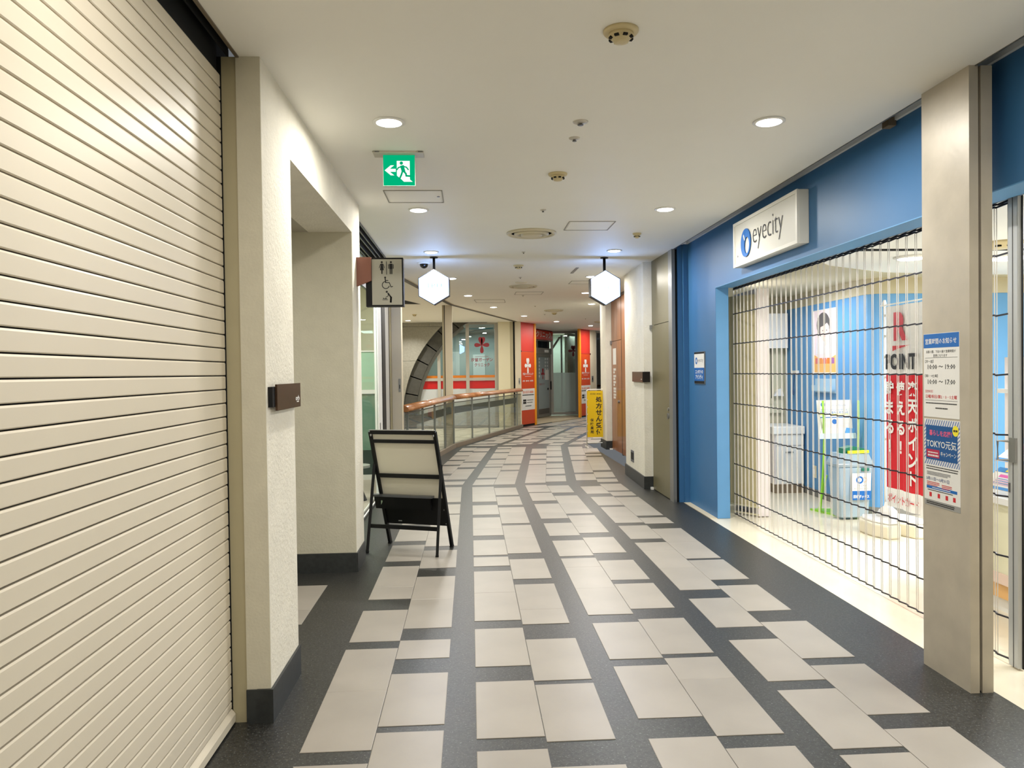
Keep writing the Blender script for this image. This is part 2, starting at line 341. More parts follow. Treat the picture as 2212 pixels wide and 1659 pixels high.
# ceiling tracks, right shopfront
def track(name,label,polys,m=M_dsteel):
    t=thing(name,label,'track',(polys[0][0],polys[0][2],CEIL))
    for i,(x0,x1,y0,y1,z0,z1,mm) in enumerate(polys): box('channel',x0,x1,y0,y1,z0,z1,mm,t)
    return t
tr=thing('trim_1','dark steel shutter track in the ceiling over the blue shopfront','trim',(2.53,4,CEIL),kind='structure')
box('channel',2.45,2.456,0,8.9,CEIL-.004,CEIL+.15,M_dsteel,tr); box('channel',2.456,2.63,0,8.9,CEIL+.15,CEIL+.16,M_dsteel,tr)
box('channel',2.50,2.508,0,8.9,CEIL+.05,CEIL+.15,M_dsteel,tr); box('channel',2.56,2.618,0,8.86,CEIL+.09,CEIL+.15,mat('blue_grey_steel',(170,188,205),.4),tr)
box('pale_strip',2.60,2.62,0,8.86,CEIL+.052,CEIL+.088,mat('pale_strip',(238,240,240),.5),tr)
box('bracket',2.56,2.61,4.45,4.52,CEIL+.02,CEIL+.07,mat('rusty_bracket',(120,105,84),.6),tr)
tr=thing('trim_2','black slot and steel lip above the big cream roller shutter','trim',(-1.08,1,CEIL),kind='structure')
box('channel',-1.045,-1.03,-3,3.5,CEIL-.006,CEIL+.1,mat('brown_steel',(112,100,84),.4,metal=.3),tr); box('channel',-1.2,-1.045,-3,3.5,CEIL+.09,CEIL+.1,M_void,tr)
box('channel',-1.085,-1.078,-3,3.5,CEIL-.0,CEIL+.06,M_void,tr)
tr=thing('trim_3','parallel dark steel door tracks in the ceiling left, behind the restroom sign','trim',(-1.15,9,CEIL),kind='structure')
for x in (-1.045,-1.10,-1.15,-1.225,-1.27): box('channel',x,x+.014,6.54,11.36,CEIL-.012,CEIL+.08,M_dsteel,tr)
box('channel',-1.30,-1.03,6.54,11.36,CEIL+.08,CEIL+.09,M_void,tr)
def seg_track(pts,wd,label,name):
    t=thing(name,label,'trim',(pts[0][0],pts[0][1],CEIL),kind='structure')
    for a,b in zip(pts,pts[1:]):
        G().bar((a[0],a[1],CEIL-.004),(b[0],b[1],CEIL-.004),wd,.02).out('channel',mat('dark_brown_track',(58,52,50),.5),t)
        G().bar((a[0]+wd*.6,a[1],CEIL-.003),(b[0]+wd*.6,b[1],CEIL-.003),.012,.012).out('channel',M_beige,t)
    return t
seg_track([(-1.03,11.4),(-.42,15.75),(-.36,16.05),(1.33,21.55)],.085,'thin dark shutter track in the ceiling above the curved glass railing','trim_4')
G_=G().prism([(-2.2,14.3),(-1.35,14.75),(-1.02,15.85),(-2.2,15.7)],CEIL-.003,CEIL-.001)
tag(G_.out('trim_5',M_void),'black triangular opening in the ceiling left of the hexagonal sign','trim',kind='structure')
# ================================================================ LEFT WALLS
def struct(name,label,cat='wall',loc=(0,0,0)): return thing(name,label,cat,loc,kind='structure')
wlft=struct('wall_left','off-white rough plaster pillar and lintel framing the restroom passage',loc=(-1,4,0))
G().prism([(-1.046,3.5),(-.937,3.5),(-.937,4.05),(-1.28,4.05),(-1.28,3.62),(-1.046,3.62)],0,CEIL+.05).out('pillar',M_plaster,wlft)
# the pillar's front face is smoother
box('front_face',-1.046,-.9375,3.494,3.5,.15,CEIL,M_plaster2,wlft)
box('lintel',-1.28,-.937,4.05,6.12,2.742,CEIL+.05,M_plaster,wlft)
box('pillar',-1.30,-.937,6.12,6.54,0,CEIL+.05,M_plaster,wlft)
box('side_wall',-4,-1.28,3.9,4.05,0,2.8,M_recess,wlft)
box('end_wall',-4.1,-4,3.9,6.3,0,2.8,M_recess,wlft)
box('passage_wall',-4,-.94,6.112,6.12,0,2.75,M_recess,wlft)
box('passage_wall',-4,-1.30,6.12,6.5,0,2.9,M_recess,wlft)
bs=struct('baseboard_left','dark granite skirting around the left plaster pillars','skirting',(-1,4,0))
G().prism([(-1.046,3.482),(-.925,3.482),(-.925,4.05),(-1.0,4.05),(-1.0,3.49),(-1.046,3.49)],0,.155).out('skirting_stone',M_base,bs)
box('skirting_stone',-2.6,-.9375,6.095,6.112,0,.155,M_base,bs); box('skirting_stone',-4,-2.605,6.095,6.112,0,.155,M_base,bs)
box('skirting_stone',-.937,-.925,6.095,6.54,0,.155,M_base,bs)
jm=struct('trim_6','olive beige guide post between the big shutter and the plaster pillar','trim',(-1.08,3.55,0))
box('post',-1.112,-1.046,3.50,3.62,0,CEIL,M_jamb,jm); box('dark_gap',-1.135,-1.112,3.499,3.60,.07,CEIL,M_void,jm)
# roller shutter
sh=thing('roller_shutter','closed cream roller shutter of long horizontal slats filling the left side','shutter',(-1.12,1.5,0))
p=.0623; z0=1.602-24*p
for k in range(-1,46):
    a=z0+k*p; b=a+p-.0048
    a=max(a,.072)
    if b<.1 or a>CEIL+.03: continue
    x=-1.115
    G().ext([(x,-2.6,a+.003),(x-.003,-2.6,a),(x-.012,-2.6,a),(x-.012,-2.6,b),(x-.003,-2.6,b),(x,-2.6,b-.006)],(0,6.09,0)).out('slat',M_slat,sh)
box('backing',-1.14,-1.1285,-2.6,3.49,0,CEIL+.08,M_void,sh)
G().ext([(-1.128,-2.6,.01),(-1.10,-2.6,.01),(-1.10,-2.6,.044),(-1.104,-2.6,.05),(-1.118,-2.6,.068),(-1.128,-2.6,.068)],(0,6.095,0)).out('bottom_rail',M_slat,sh)
box('rubber_foot',-1.126,-1.102,-2.6,3.49,0,.01,M_void,sh)
box('wall_left',-1.5,-1.2,-3,3.9,0,CEIL+.2,M_void); tag(bpy.data.objects['wall_left.001'],'unlit wall behind the cream roller shutter','wall',kind='structure')
bk=box('wall_back',-1.2,2.9,-3.1,-3,0,CEIL,M_plaster2); tag(bk,'beige wall closing the arcade behind the camera','wall',kind='structure')
# ---- shop on the left (glass front)
bt=struct('wall_left_shop','pale interior walls of the shop behind the restroom sign',loc=(-3,9.5,0)); bt.name='wall_boutique'
M_bw=mat('boutique_wall',(232,230,200),.6)
box('wall_panel',-4.3,-4.2,6.5,12.7,0,CEIL,M_bw,bt); box('wall_panel',-4.3,-1.27,12.6,12.7,0,CEIL,M_bw,bt); box('wall_panel',-4.2,-1.30,6.5,6.54,0,CEIL,M_bw,bt)
gp=thing('glass_partition','green tinted glass partition with white rails inside the left shop','partition',(-2,11.4,0))
M_gp=mat('green_glass_pale',(170,205,180),.2); M_gp2=mat('green_glass_mid',(104,142,124),.25); M_gp3=mat('green_glass_dark',(18,52,46),.3)
box('upper_pane',-3.2,-1.30,11.4,11.43,1.36,1.93,M_gp,gp); box('rail',-3.2,-1.30,11.37,11.45,1.30,1.36,M_white,gp)
box('middle_pane',-3.2,-1.30,11.4,11.43,.45,1.30,M_gp2,gp); box('lower_pane',-3.2,-1.30,11.4,11.43,.08,.45,M_gp3,gp); box('rail',-3.2,-1.3,11.38,11.44,0,.08,M_white,gp); box('top_rail',-3.2,-1.3,11.38,11.44,1.93,1.95,M_white,gp)
ft=struct('door_2','sliding glass shopfront with white and black posts left of the bay','door',(-1.22,8.5,0))
box('pane',-1.222,-1.212,6.56,9.9,.05,2.6,M_shopglass,ft)
box('transom',-1.235,-1.2,6.54,9.95,2.6,2.66,M_dsteel,ft); box('pane',-1.222,-1.212,6.56,9.9,2.66,CEIL,M_shopglass,ft)
box('white_post',-1.25,-1.2,9.9,10.3,0,CEIL,M_white,ft); box('lock_plate',-1.201,-1.198,9.98,10.06,.82,.95,M_steel,ft)
box('black_post',-1.24,-1.195,10.34,10.72,0,CEIL,M_black,ft); box('steel_post',-1.24,-1.20,10.76,11.2,0,CEIL,mat('pale_steel',(190,188,182),.4),ft); box('dark_seal',-1.24,-1.205,11.2,11.36,0,CEIL,mat('brown_seal',(60,48,42),.5),ft)
for i,x in enumerate((-1.26,-1.235,-1.21,-1.185)): box('sill_rail',x,x+.014,6.56,11.3,0,.012,[M_white,M_dsteel,M_white,M_black][i],ft)
o=thing('pedestal_table','small round grey table on a black trumpet base behind the left glass front','table',(-1.45,9.55,0))
G().lathe((-1.45,9.55,0),[(.13,0),(.12,.02),(.07,.15),(.045,.42)],20).out('base',M_black,o,True); G().lathe((-1.45,9.55,0),[(.17,.42),(.17,.45)],24).out('table_top',mat('grey_top',(150,150,140),.4),o)
ch=thing('pendant_lamp','warm glowing cluster lamp hanging inside the left shop','lamp',(-1.9,11.0,2.1))
M_glow=emis('warm_bulb',(1,.82,.5),9); M_glow2=emis('warm_bulb_core',(1,.93,.75),30)
G().tube([(-1.9,11,2.95),(-1.9,11,2.35)],.006,6).out('cord',M_white,ch)
for i in range(12):
    t=i*2.4; rr=.05+.018*i; G().lathe((-1.9+rr*math.cos(t),11+rr*math.sin(t)*.5,2.12+.22*math.sin(i*1.7)),[(.002,-.02),(.018,-.01),(.022,0),(.018,.01),(.002,.02)],8).out('bulb',M_glow if i%4 else M_glow2,ch)
# ---- beige panel that closes the bay on the left
bp=struct('wall_bay','beige metal panel left of the wooden handrail','wall',(-1.13,11.5,0))
box('panel_face',-1.175,-1.03,11.37,11.6,0,CEIL,M_beige,bp); box('panel_edge',-1.24,-1.175,11.40,11.6,0,CEIL,mat('yellow_beige',(222,210,176),.5),bp)
cb=thing('shutter_switch','narrow steel shutter switch plate on the beige panel left of the handrail','switch',(-1.06,11.36,1.4))
box('plate',-1.078,-1.045,11.362,11.37,1.32,1.52,M_steel,cb,.002); box('key_slot',-1.067,-1.056,11.358,11.362,1.37,1.43,M_black,cb)
# ---- pier, concrete arch wall and clinic windows behind the railing
pr_=struct('trim_7','beige pier with black shutter groove rising behind the railing bend','trim',(-.47,16,0))
box('pier',-.53,-.375,16.16,16.36,0,CEIL,M_beige,pr_); box('groove',-.545,-.53,16.15,16.3,0,CEIL,M_void,pr_); box('guide',-.585,-.545,16.15,16.3,0,CEIL,M_jamb,pr_)
cw=struct('wall_far','concrete wall of large blocks cut by a round arch behind the railing',loc=(-.5,21.7,0))
ax,az,ar=1.66,.31,3.60
def arcx(z,r=ar): 
    d=r*r-(z-az)**2; return ax-math.sqrt(max(d,0)) 
zs=[0,.5,.95,1.95,2.93,CEIL]; 
for i in range(len(zs)-1):
    z_a,z_b=zs[i]+.004,zs[i+1]-.004
    n=8; edge=[(arcx(z_a+(z_b-z_a)*k/n),z_a+(z_b-z_a)*k/n) for k in range(n+1)]
    xsplit=-1.145-(.0 if i!=1 else .5)
    def blk(pts,m=M_concrete): G().ext([(x,21.6,z) for x,z in pts],(0,.12,0)).out('concrete_block',m,cw)
    if edge[0][0]>xsplit+.02 and edge[-1][0]>xsplit+.02:
        blk([(-3.2,z_a),(xsplit-.004,z_a),(xsplit-.004,z_b),(-3.2,z_b)]); blk([(xsplit,z_a)]+edge+[(xsplit,z_b)])
    else: blk([(-3.2,z_a)]+edge+[(-3.2,z_b)])
box('backing',-3.3,-3.2,11.6,22.3,0,CEIL,M_beige,cw)
# arch reveal made of stones
th0,th1=185,111
nst=9
for k in range(nst):
    a0=math.radians(th0+(th1-th0)*k/nst+.25); a1=math.radians(th0+(th1-th0)*(k+1)/nst-.25); sub=4; g=G(); pts=[]
    for j in range(sub+1): a=a0+(a1-a0)*j/sub; pts.append((ax+ar*math.cos(a),az+ar*math.sin(a)))
    for j in range(sub,-1,-1): a=a0+(a1-a0)*j/sub; pts.append((ax+(ar-.36)*math.cos(a),az+(ar-.36)*math.sin(a)))
    pts=[(x,min(max(z,0),CEIL)) for x,z in pts]
    g.ext([(x,21.74,z) for x,z in pts],(0,.2,0)).out('arch_stone',M_concd,cw)
# windows (Y=21.95)
wd=struct('window_1','clinic window wall with pale frames and orange and red stripes inside the arch','window',(0,22,0))
Wf=S((0,21.95,0),FY)
def winrow(x0,x1): 
    Wf.rect('pane',x0,x1,1.60,3.0,M_glasswin,wd,off=-.04,d=.01)
M_frame=mat('pale_window_frame',(176,172,160),.45); M_lowp=mat('pale_grey_panel',(196,200,200),.35)
M_or=mat('orange_stripe',(222,128,20),.4); M_rd=mat('red_stripe',(196,22,20),.35)
bays=[(-1.75,-.95),(-.86,-.50),(-.50,-.12),(-.02,.72)]
for x0,x1 in bays:
    winrow(x0,x1)
    Wf.rect('orange_band',x0,x1,1.445,1.52,M_or,wd,off=-.05,d=.012); Wf.rect('red_band',x0,x1,1.13,1.36,M_rd,wd,off=-.05,d=.012); Wf.rect('lower_panel',x0,x1,.06,1.12,M_lowp,wd,off=-.05,d=.012)
    Wf.rect('pane',x0,x1,1.52,1.60,M_glasswin,wd,off=-.04,d=.01)
g=G()
for q in ((-1.9,.82,0,.06),(-1.9,.82,1.365,1.44),(-.95,-.86,.06,3.0),(-.12,-.02,.06,3.05),(.72,.82,0,3.05),(-.12,.82,3.0,3.06)):
    k_=.004 if q[1]-q[0]>1.5 or q[2]==3.0 else 0
    Wf.g([(q[0],q[2]),(q[1],q[2]),(q[1],q[3]),(q[0],q[3])],-.03-k_,.06,g)
g.out('frame',M_frame,wd)
# inner arch ring frame
g=G()
for k in range(24):
    a0=math.radians(182-72*k/24); a1=math.radians(182-72*(k+1)/24)
    q=[(ax+r*math.cos(a),az+r*math.sin(a)) for a,r in ((a0,3.25),(a1,3.25),(a1,3.15),(a0,3.15))]
    if max(z for x,z in q)>CEIL: continue
    Wf.g(q,-.02,.08,g)
g.out('arch_frame',mat('grey_frame',(110,110,102),.5),wd)
M_logo=mat('crimson_film',(150,30,42),.5)
def petal(s,a,b,ang,ln,wd_,m,parent,off,name='petal',heart=False):
    pts=[]
    for i in range(16):
        t=2*math.pi*i/16; rr=(.35+.65*(.5-.5*math.cos(t)))
        u=ln*(.5-.5*math.cos(t)); v=wd_/2*math.sin(t)*(.45+.55*(.5-.5*math.cos(t)))
        pts.append((a+u*math.cos(ang)-v*math.sin(ang),b+u*math.sin(ang)+v*math.cos(ang)))
    s.poly(name,pts,m,parent,off,.001)
def clinic_logo(s,a,b,k,m,parent,off,sx=1.):
    # four petals round a centre, the upper one double
    def P(ang,ln,wd_):
        pts=[]
        for i in range(16):
            t=2*math.pi*i/16; u=ln*(.5-.5*math.cos(t)); v=wd_/2*math.sin(t)*(.35+.75*(.5-.5*math.cos(t)))
            x=u*math.cos(ang)-v*math.sin(ang); y=u*math.sin(ang)+v*math.cos(ang); pts.append((a+x*k*sx,b+y*k))
        s.poly('petal',pts,m,parent,off,.0008)
    P(math.radians(0),.5,.34); P(math.radians(180),.5,.34); P(math.radians(-90),.55,.3); P(math.radians(104),.55,.34); P(math.radians(76),.55,.34)
clinic_logo(Wf,.35,2.40,.44,M_logo,wd,.003)
Wf.rect('underline',.15,.55,2.06,2.068,M_logo,wd,.003)
Wf.text('汐留ガーデン',.35,1.97,.11,M_logo,wd,width=.64,bold=.02,off=.006); Wf.text('クリニック',.35,1.82,.10,M_logo,wd,width=.44,bold=.02,off=.006)
# clinic room behind
cr=struct('wall_clinic','dim grey clinic room seen through the arched window',loc=(-.5,25,0))
M_cr=mat('clinic_room',(176,186,182),.7)
box('wall_panel',-3.2,1.6,25.2,25.3,0,CEIL,M_cr,cr); box('blind',-.75,-.35,25.15,25.2,1.0,2.3,M_white,cr); box('blind',.1,.5,25.15,25.2,1.1,2.2,M_white,cr)
box('wall_panel',-3.3,-3.2,22.1,25.3,0,CEIL,M_cr,cr)
box('curtain_rail',-.2,.7,22.4,22.44,2.88,2.93,mat('cyan_rail',(90,170,190),.4),cr)
# beige wall right of window to the post
wb=struct('wall_bay_right','beige wall with black groove right of the arched window',loc=(1.1,21.7,0))
box('panel_face',.82,1.16,21.66,21.8,0,CEIL,mat('pale_yellow_beige',(220,212,180),.5),wb); box('panel_face',1.16,1.25,21.64,21.8,0,CEIL,M_jamb,wb); box('groove',1.25,1.30,21.66,21.8,0,CEIL,M_void,wb)
G().prism([(1.34,21.62),(1.475,21.64),(1.475,21.66),(1.42,21.9),(1.30,21.9),(1.30,21.62)],0,CEIL).out('post',M_beige,wb)
cb=thing('shutter_switch','small steel switch plate on the beige post left of the first orange panel','switch',(1.42,21.62,1.3))
box('plate',1.395,1.435,21.612,21.62,1.24,1.42,M_steel,cb); box('key_slot',1.405,1.42,21.608,21.612,1.28,1.35,M_black,cb)
# ================================================================ RAILING
rl=thing('glass_railing','glass balustrade with steel posts and wooden handrail bending beside the bay','railing',(-.37,16,0))
def railx(y): return -.37+.16*(y-16) if y<=16.05 else -.37+.33*(y-16)
Y0,YK,Y1=11.62,16.03,21.55
kerb=[(railx(Y0),Y0),(railx(YK),YK),(railx(Y1),Y1)]
M_kerb=mat('taupe_kerb',(132,120,104),.45,var=.04)
for y in [(11.62,13.8),(13.8,16.03),(16.03,17.22),(17.22,18.5),(18.5,19.79),(19.79,21.55)]:
    a=(railx(y[0]),y[0]+.004,.045); b=(railx(y[1]),y[1]-.004,.045)
    G().bar(a,b,.09,.09).out('kerb',M_kerb,rl)
posts=[12.01,13.09,14.09,15.07,16.03,17.22,18.5,19.79,21.07]
g=None
for y in posts:
    q=.045 if y!=16.03 else .05
    box('post',railx(y)-.018,railx(y)+.018,y-.03,y+.03,.09,1.03,mat('railing_steel',(128,130,124),.4,metal=.4),rl)
box('end_post',railx(11.75)-.1,railx(11.75)+.02,11.7,11.76,.0,.99,mat('railing_steel2',(150,150,142),.4,metal=.3),rl)
edges=[11.78]+posts+[21.5]
for a,b in zip(edges,edges[1:]):
    xa,xb=railx(a+.04),railx(b-.04)
    G().ext([(xa,a+.035,.09),(xb,b-.035,.09),(xb,b-.035,.955),(xa,a+.035,.955)],(.008,0,0)).out('glass_pane',M_glassrail,rl)
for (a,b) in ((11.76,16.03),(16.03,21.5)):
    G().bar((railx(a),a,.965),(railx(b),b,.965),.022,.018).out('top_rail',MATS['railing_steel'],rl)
    G().bar((railx(a)-.10,a,.79),(railx(b)-.10,b,.79),.02,.15).out('reflection_band',mat('reflection_band',(112,106,96),.5),rl)  # reflection in the glass, built as a grey strip behind the panes
def handrail(p0,p1,parent,name='handrail',n=20,ra=.085,rb=.046,tilt=-22,m=None):
    g=G(); d=(Vector(p1)-Vector(p0)).normalized(); a=Vector((d.y,-d.x,0)).normalized(); up=Vector((0,0,1)); t_=math.radians(tilt)
    A=a*math.cos(t_)+up*math.sin(t_); B=up*math.cos(t_)-a*math.sin(t_)
    vs=[]
    for q in (p0,p1):
        for k in range(n): t=2*math.pi*k/n; vs.append(Vector(q)+A*ra*math.cos(t)+B*rb*math.sin(t))
    g.add(vs,[(k,(k+1)%n,n+(k+1)%n,n+k) for k in range(n)]+[tuple(range(n)),tuple(range(n,2*n))])
    o=g.out(name,m or M_handrail,parent)
    for f in o.data.polygons[:n]: f.use_smooth=True
    return o
handrail((railx(11.72)+.02,11.72,1.05),(railx(16.03),16.05,1.08),rl); handrail((railx(16.03),16.01,1.08),(railx(21.45),21.45,1.085),rl)
# ================================================================ RIGHT SIDE
cm=struct('trim_8','tan steel column with two notices in front of the blue shop','column',(2.48,3.7,0))
box('column_face',2.42,2.466,3.51,3.89,0,CEIL,M_tan,cm); box('column_edge',2.480,2.536,3.51,3.89,0,CEIL,M_tan,cm); box('dark_slot',2.466,2.480,3.60,3.88,0,CEIL,M_void,cm)
box('slot_lip',2.466,2.480,3.52,3.56,0,.006,M_void,cm)
wr=struct('wall_right','blue painted shopfront wall and fascia of the contact lens shop',loc=(2.7,6,0))
box('fascia',2.62,2.80,0,7.87,2.472,CEIL+.05,M_blue,wr); box('fascia_top',2.63,2.80,0,8.9,CEIL+.05,CEIL+.16,M_blue,wr)
box('fascia_return',2.80,2.92,0,8.0,2.50,CEIL+.09,M_blue,wr)
G().ext([(2.62,0,2.466),(2.80,0,2.466),(2.80,0,2.472),(2.62,0,2.472)],(0,7.87,0)).out('soffit',M_blue2,wr)
box('pier',2.62,2.76,7.87,8.87,0,CEIL+.05,M_blue,wr)
box('pier_face',2.622,2.758,7.864,7.87,.004,2.466,M_blue2,wr)
box('return_panel',2.56,2.62,8.86,9.0,0,CEIL+.05,M_blue,wr); box('return_panel',2.50,2.56,8.90,9.05,0,CEIL+.05,M_blue,wr)
box('sill',2.545,2.62,7.87,8.86,0,.006,M_beige,wr)
# grey frame and service door
df=struct('door_1','olive grey steel service door between blue wall and plaster pillar','door',(2.43,9.4,0))
box('dark_gap',2.47,2.50,8.93,9.1,0,CEIL,M_void,df); box('frame_post',2.43,2.47,8.90,9.06,0,CEIL,M_steel,df)
leaf1=box('leaf',2.435,2.47,9.07,9.92,.012,2.19,M_olive,df); box('upper_panel',2.435,2.47,9.07,9.92,2.198,CEIL,M_olive,df); box('threshold_gap',2.44,2.5,9.07,9.92,0,.012,M_void,df)
hd=G().bar((2.38,9.02+.09,1.055),(2.435,9.02+.09,1.055),.05,.05); 
k=G().lathe((0,0,0),[(.022,0),(.022,.02)],16)
def disc_x(x,y,z,r,d,name,m,parent,n=18):
    pts=[(x,y+r*math.cos(2*math.pi*i/n),z+r*math.sin(2*math.pi*i/n)) for i in range(n)]
    return G().ext(pts,(-d,0,0)).out(name,m,parent)
disc_x(2.435,9.11,1.115,.022,.012,'lock_cylinder',M_steel,leaf1); disc_x(2.435,9.11,1.035,.03,.006,'handle_rose',M_steel,leaf1)
G().ring if False else None
S((2.43,9.11,1.03),FX).ring(0,0,.02,.038,.006,.004,.008).out('ring_handle',M_steel,leaf1)
box('hinge_clip',2.405,2.44,9.90,9.945,2.15,2.20,M_steel,df); box('floor_guide',2.40,2.435,9.90,9.945,0,.03,M_white,df)
# pillar 3
wp=struct('wall_right','rough white plaster pillar beyond the olive service door',loc=(2.5,10.5,0))
G().prism([(2.33,9.96),(2.46,9.96),(2.46,9.97),(3.3,9.97),(3.3,11.5),(2.43,11.5),(2.385,11.44),(2.375,11.3)],0,CEIL+.02).out('pillar',M_plaster,wp)
bs=struct('baseboard_right','dark granite skirting around the right plaster pillar','skirting',(2.5,10.5,0))
G().prism([(2.315,9.945),(2.46,9.945),(2.46,9.96),(2.33,9.96),(2.375,11.3),(2.385,11.44),(2.43,11.5),(2.42,11.515),(2.37,11.46),(2.36,11.32)],0,.17).out('skirting_stone',M_base,bs)
ol=thing('wall_outlet','small grey outlet cover low on the right plaster pillar','outlet',(2.36,10.9,.28))
box('cover',2.352,2.37,10.75,10.95,.26,.43,mat('grey_cover',(96,98,104),.5),ol,.004); box('flap',2.348,2.353,10.77,10.93,.30,.40,M_black,ol)
def signplate(name,label,x0,x1,y0,y1,z0,z1,parts):
    t=thing(name,label,'sign',((x0+x1)/2,(y0+y1)/2,z0)); return t
M_plum=mat('dark_brown_plate',(52,34,26),.22,metal=.3,var=.1,vscale=3)
t=thing('name_plate','dark brown plate wrapping the corner of the right plaster pillar','sign',(2.33,10,1.43))
G().ext([(2.30,9.92,1.44),(2.335,10.72,1.44),(2.345,10.72,1.44),(2.32,9.94,1.44)],(0,0,.14)).out('side_plate',M_plum,t)
box('front_plate',2.302,2.40,9.905,9.925,1.44,1.58,mat('near_black_plate',(20,14,14),.3),t); box('spacer',2.33,2.39,9.925,9.958,1.46,1.56,M_black,t)
S((2.299,9.98,1.46),(.04,-1,0)).text('orb',0,.02,.022,M_white,t,bold=.02)
# brown panels
bw=struct('wall_right','tall brown veneer shutter panels beyond the white pillar',loc=(2.85,14.3,0))
box('veneer_panel',2.86,2.90,14.02,15.05,.02,2.18,M_brown,bw); box('veneer_panel',2.86,2.90,14.02,15.05,2.19,CEIL,M_brown,bw)
box('dark_gap',2.85,2.90,13.93,14.02,0,CEIL,M_void,bw); box('veneer_panel',2.84,2.90,13.1,13.93,.02,CEIL,M_brown,bw)
box('wall_panel',2.9,3.0,11.5,15.1,0,CEIL,M_plaster2,bw)
box('header_rail',2.82,2.90,13.1,15.05,CEIL-.05,CEIL,M_dsteel,bw)
box('clip',2.83,2.86,15.0,15.05,2.13,2.2,M_steel,bw); disc_x(2.86,14.3,1.0,.03,.03,'lock',M_steel,bw); box('floor_guide',2.80,2.86,14.99,15.04,0,.03,M_white,bw)
sf=S((2.86,15.0,0),FX)
sf.rect('paper_notice',.10,.42,1.72,2.04,M_paper,bw)
for i,z in enumerate((1.60,1.47,1.35,1.22,1.10)): sf.dashes(.14,.40,z,.045,M_paper,bw,lines=2,pitch=.055,off=.001,rag=.5)
# pillar 4
w4=struct('wall_right','narrow white plaster pillar behind the yellow stand sign',loc=(2.9,15.3,0))
box('pillar',2.75,3.2,15.07,15.7,0,CEIL+.02,M_plaster,w4)
box('wall_panel',3.2,3.3,15.3,15.7,0,CEIL,M_plaster2,w4)
G().prism([(3.2,15.6),(12,30),(11.8,30),(3.1,15.7)],0,CEIL).out('wall_panel',M_plaster2,w4)
bs=struct('baseboard_right','dark granite skirting of the narrow pillar behind the yellow sign','skirting',(2.9,15.06,0))
box('skirting_stone',2.735,3.2,15.055,15.07,0,.175,M_base,bs); box('skirting_stone',2.735,2.75,15.07,15.7,0,.175,M_base,bs)
# ================================================================ CLINIC FRONT (line W)
WO=Vector((1.42,21.7,0)); WD=Vector((.515,.857,0)).normalized(); WN=WD.cross(Vector((0,0,1)))
W=S(WO,WD)   # normal faces the corridor
def wbox(name,t0,t1,z0,z1,m,parent,d=.05,off=-.05): return W.g([(t0,z0),(t1,z0),(t1,z1),(t0,z1)],off,d).out(name,m,parent)
def orange(tag_,t0,t1,yt0,yt1,label,flip):
    o=thing('clinic_signboard',label,'sign board',W.p((t0+t1)/2,0))
    wbox('upper_board',t0,t1,2.20,CEIL-.003,M_orange2,o); wbox('lower_board',t0,t1,.05,2.192,M_orange,o)
    wbox('amber_edge',yt0,yt1,.0,CEIL-.003,M_yel,o,d=.07); wbox('base_shadow_strip',t0+.02,t1,0,.05,M_black,o,d=.04)
    wbox('white_notice',t0,t1,.47,1.10,M_paper,o,d=.003,off=0)
    wbox('side_clip',t0-.02 if not flip else t1-.02,t0+.02 if not flip else t1+.02,2.18,2.22,M_black,o,d=.02,off=0)
    c=(t0+t1)/2
    W2=S(W.p(0,0,.002),WD); lb=[c for c in o.children if c.name.startswith('lower_board')][0]; wn=[c for c in o.children if c.name.startswith('white_notice')][0]
    clinic_logo(W2,c,1.78,.42,M_paper,lb,.0)
    W2.text('汐留ガーデンクリニック',c,1.535,.075,M_paper,lb,width=(t1-t0)*.78,bold=.02,off=.001)
    W2.rect('rule',c-.2,c+.2,1.455,1.462,M_paper,lb)
    W2.text('内科・婦人科・皮膚科',c,1.33,.05,M_paper,lb,width=(t1-t0)*.78,bold=.02,off=.001)
    W2.text('03-5537-8686',c,1.0,.075,mat('orange_ink',(222,110,70),.6),wn,width=(t1-t0)*.8,bold=.02,off=.003)
    W2.dashes(c-.38,c+.38,.90,.03,M_ink,wn,off=.003,rag=0)
    for z in (.76,.69): W2.rect('black_label',t0+.1,t0+.3,z-.03,z+.025,M_ink,wn,off=.003); W2.dashes(t0+.35,t1-.1,z-.01,.018,M_ink,wn,off=.003,rag=.2)
    W2.dashes(c-.2,c+.2,.58,.02,M_ink,wn,off=.003,rag=0)
    return o
o1=orange('l',.12,1.0,1.0,1.10,'orange clinic panel with white flower logo left of the glass entrance',False)
o2=orange('r',4.62,5.5,4.50,4.62,'orange clinic panel right of the glass entrance, half hidden by yellow sign',True)
wf=struct('wall_clinic_front','beige wall right of the second orange clinic panel',loc=W.p(6,0))
wbox('panel_face',5.5,6.05,0,CEIL,M_beige,wf); wbox('panel_face',8.6,16,0,CEIL,M_beige,wf); wbox('sill_panel',6.05,8.6,0,.1,M_beige,wf)
cb=thing('shutter_switch','small steel switch plate on the beige wall right of the second orange panel','switch',W.p(5.75,1.3))
W.rect('plate',5.62,5.78,1.22,1.42,M_steel,cb,off=0,d=.01); W.rect('key_slot',5.67,5.73,1.28,1.36,M_black,cb,off=.01,d=.003)
w2=struct('window_2','dark window with a modelled arch reflection beyond the second orange panel','window',W.p(7,0))
W.rect('pane',6.1,8.55,.1,2.98,M_glasswin,w2,off=-.05,d=.01); W.frame('frame',6.05,8.6,.1,CEIL,.06,M_frame,w2,off=-.05,d=.06)
g=G()
for k in range(10):
    a0=math.radians(180-9*k); a1=math.radians(171-9*k)
    W.g([(8.6+r*math.cos(a),.2+r*math.sin(a)) for a,r in ((a0,2.3),(a1,2.3),(a1,2.0),(a0,2.0))],-.3,.1,g)
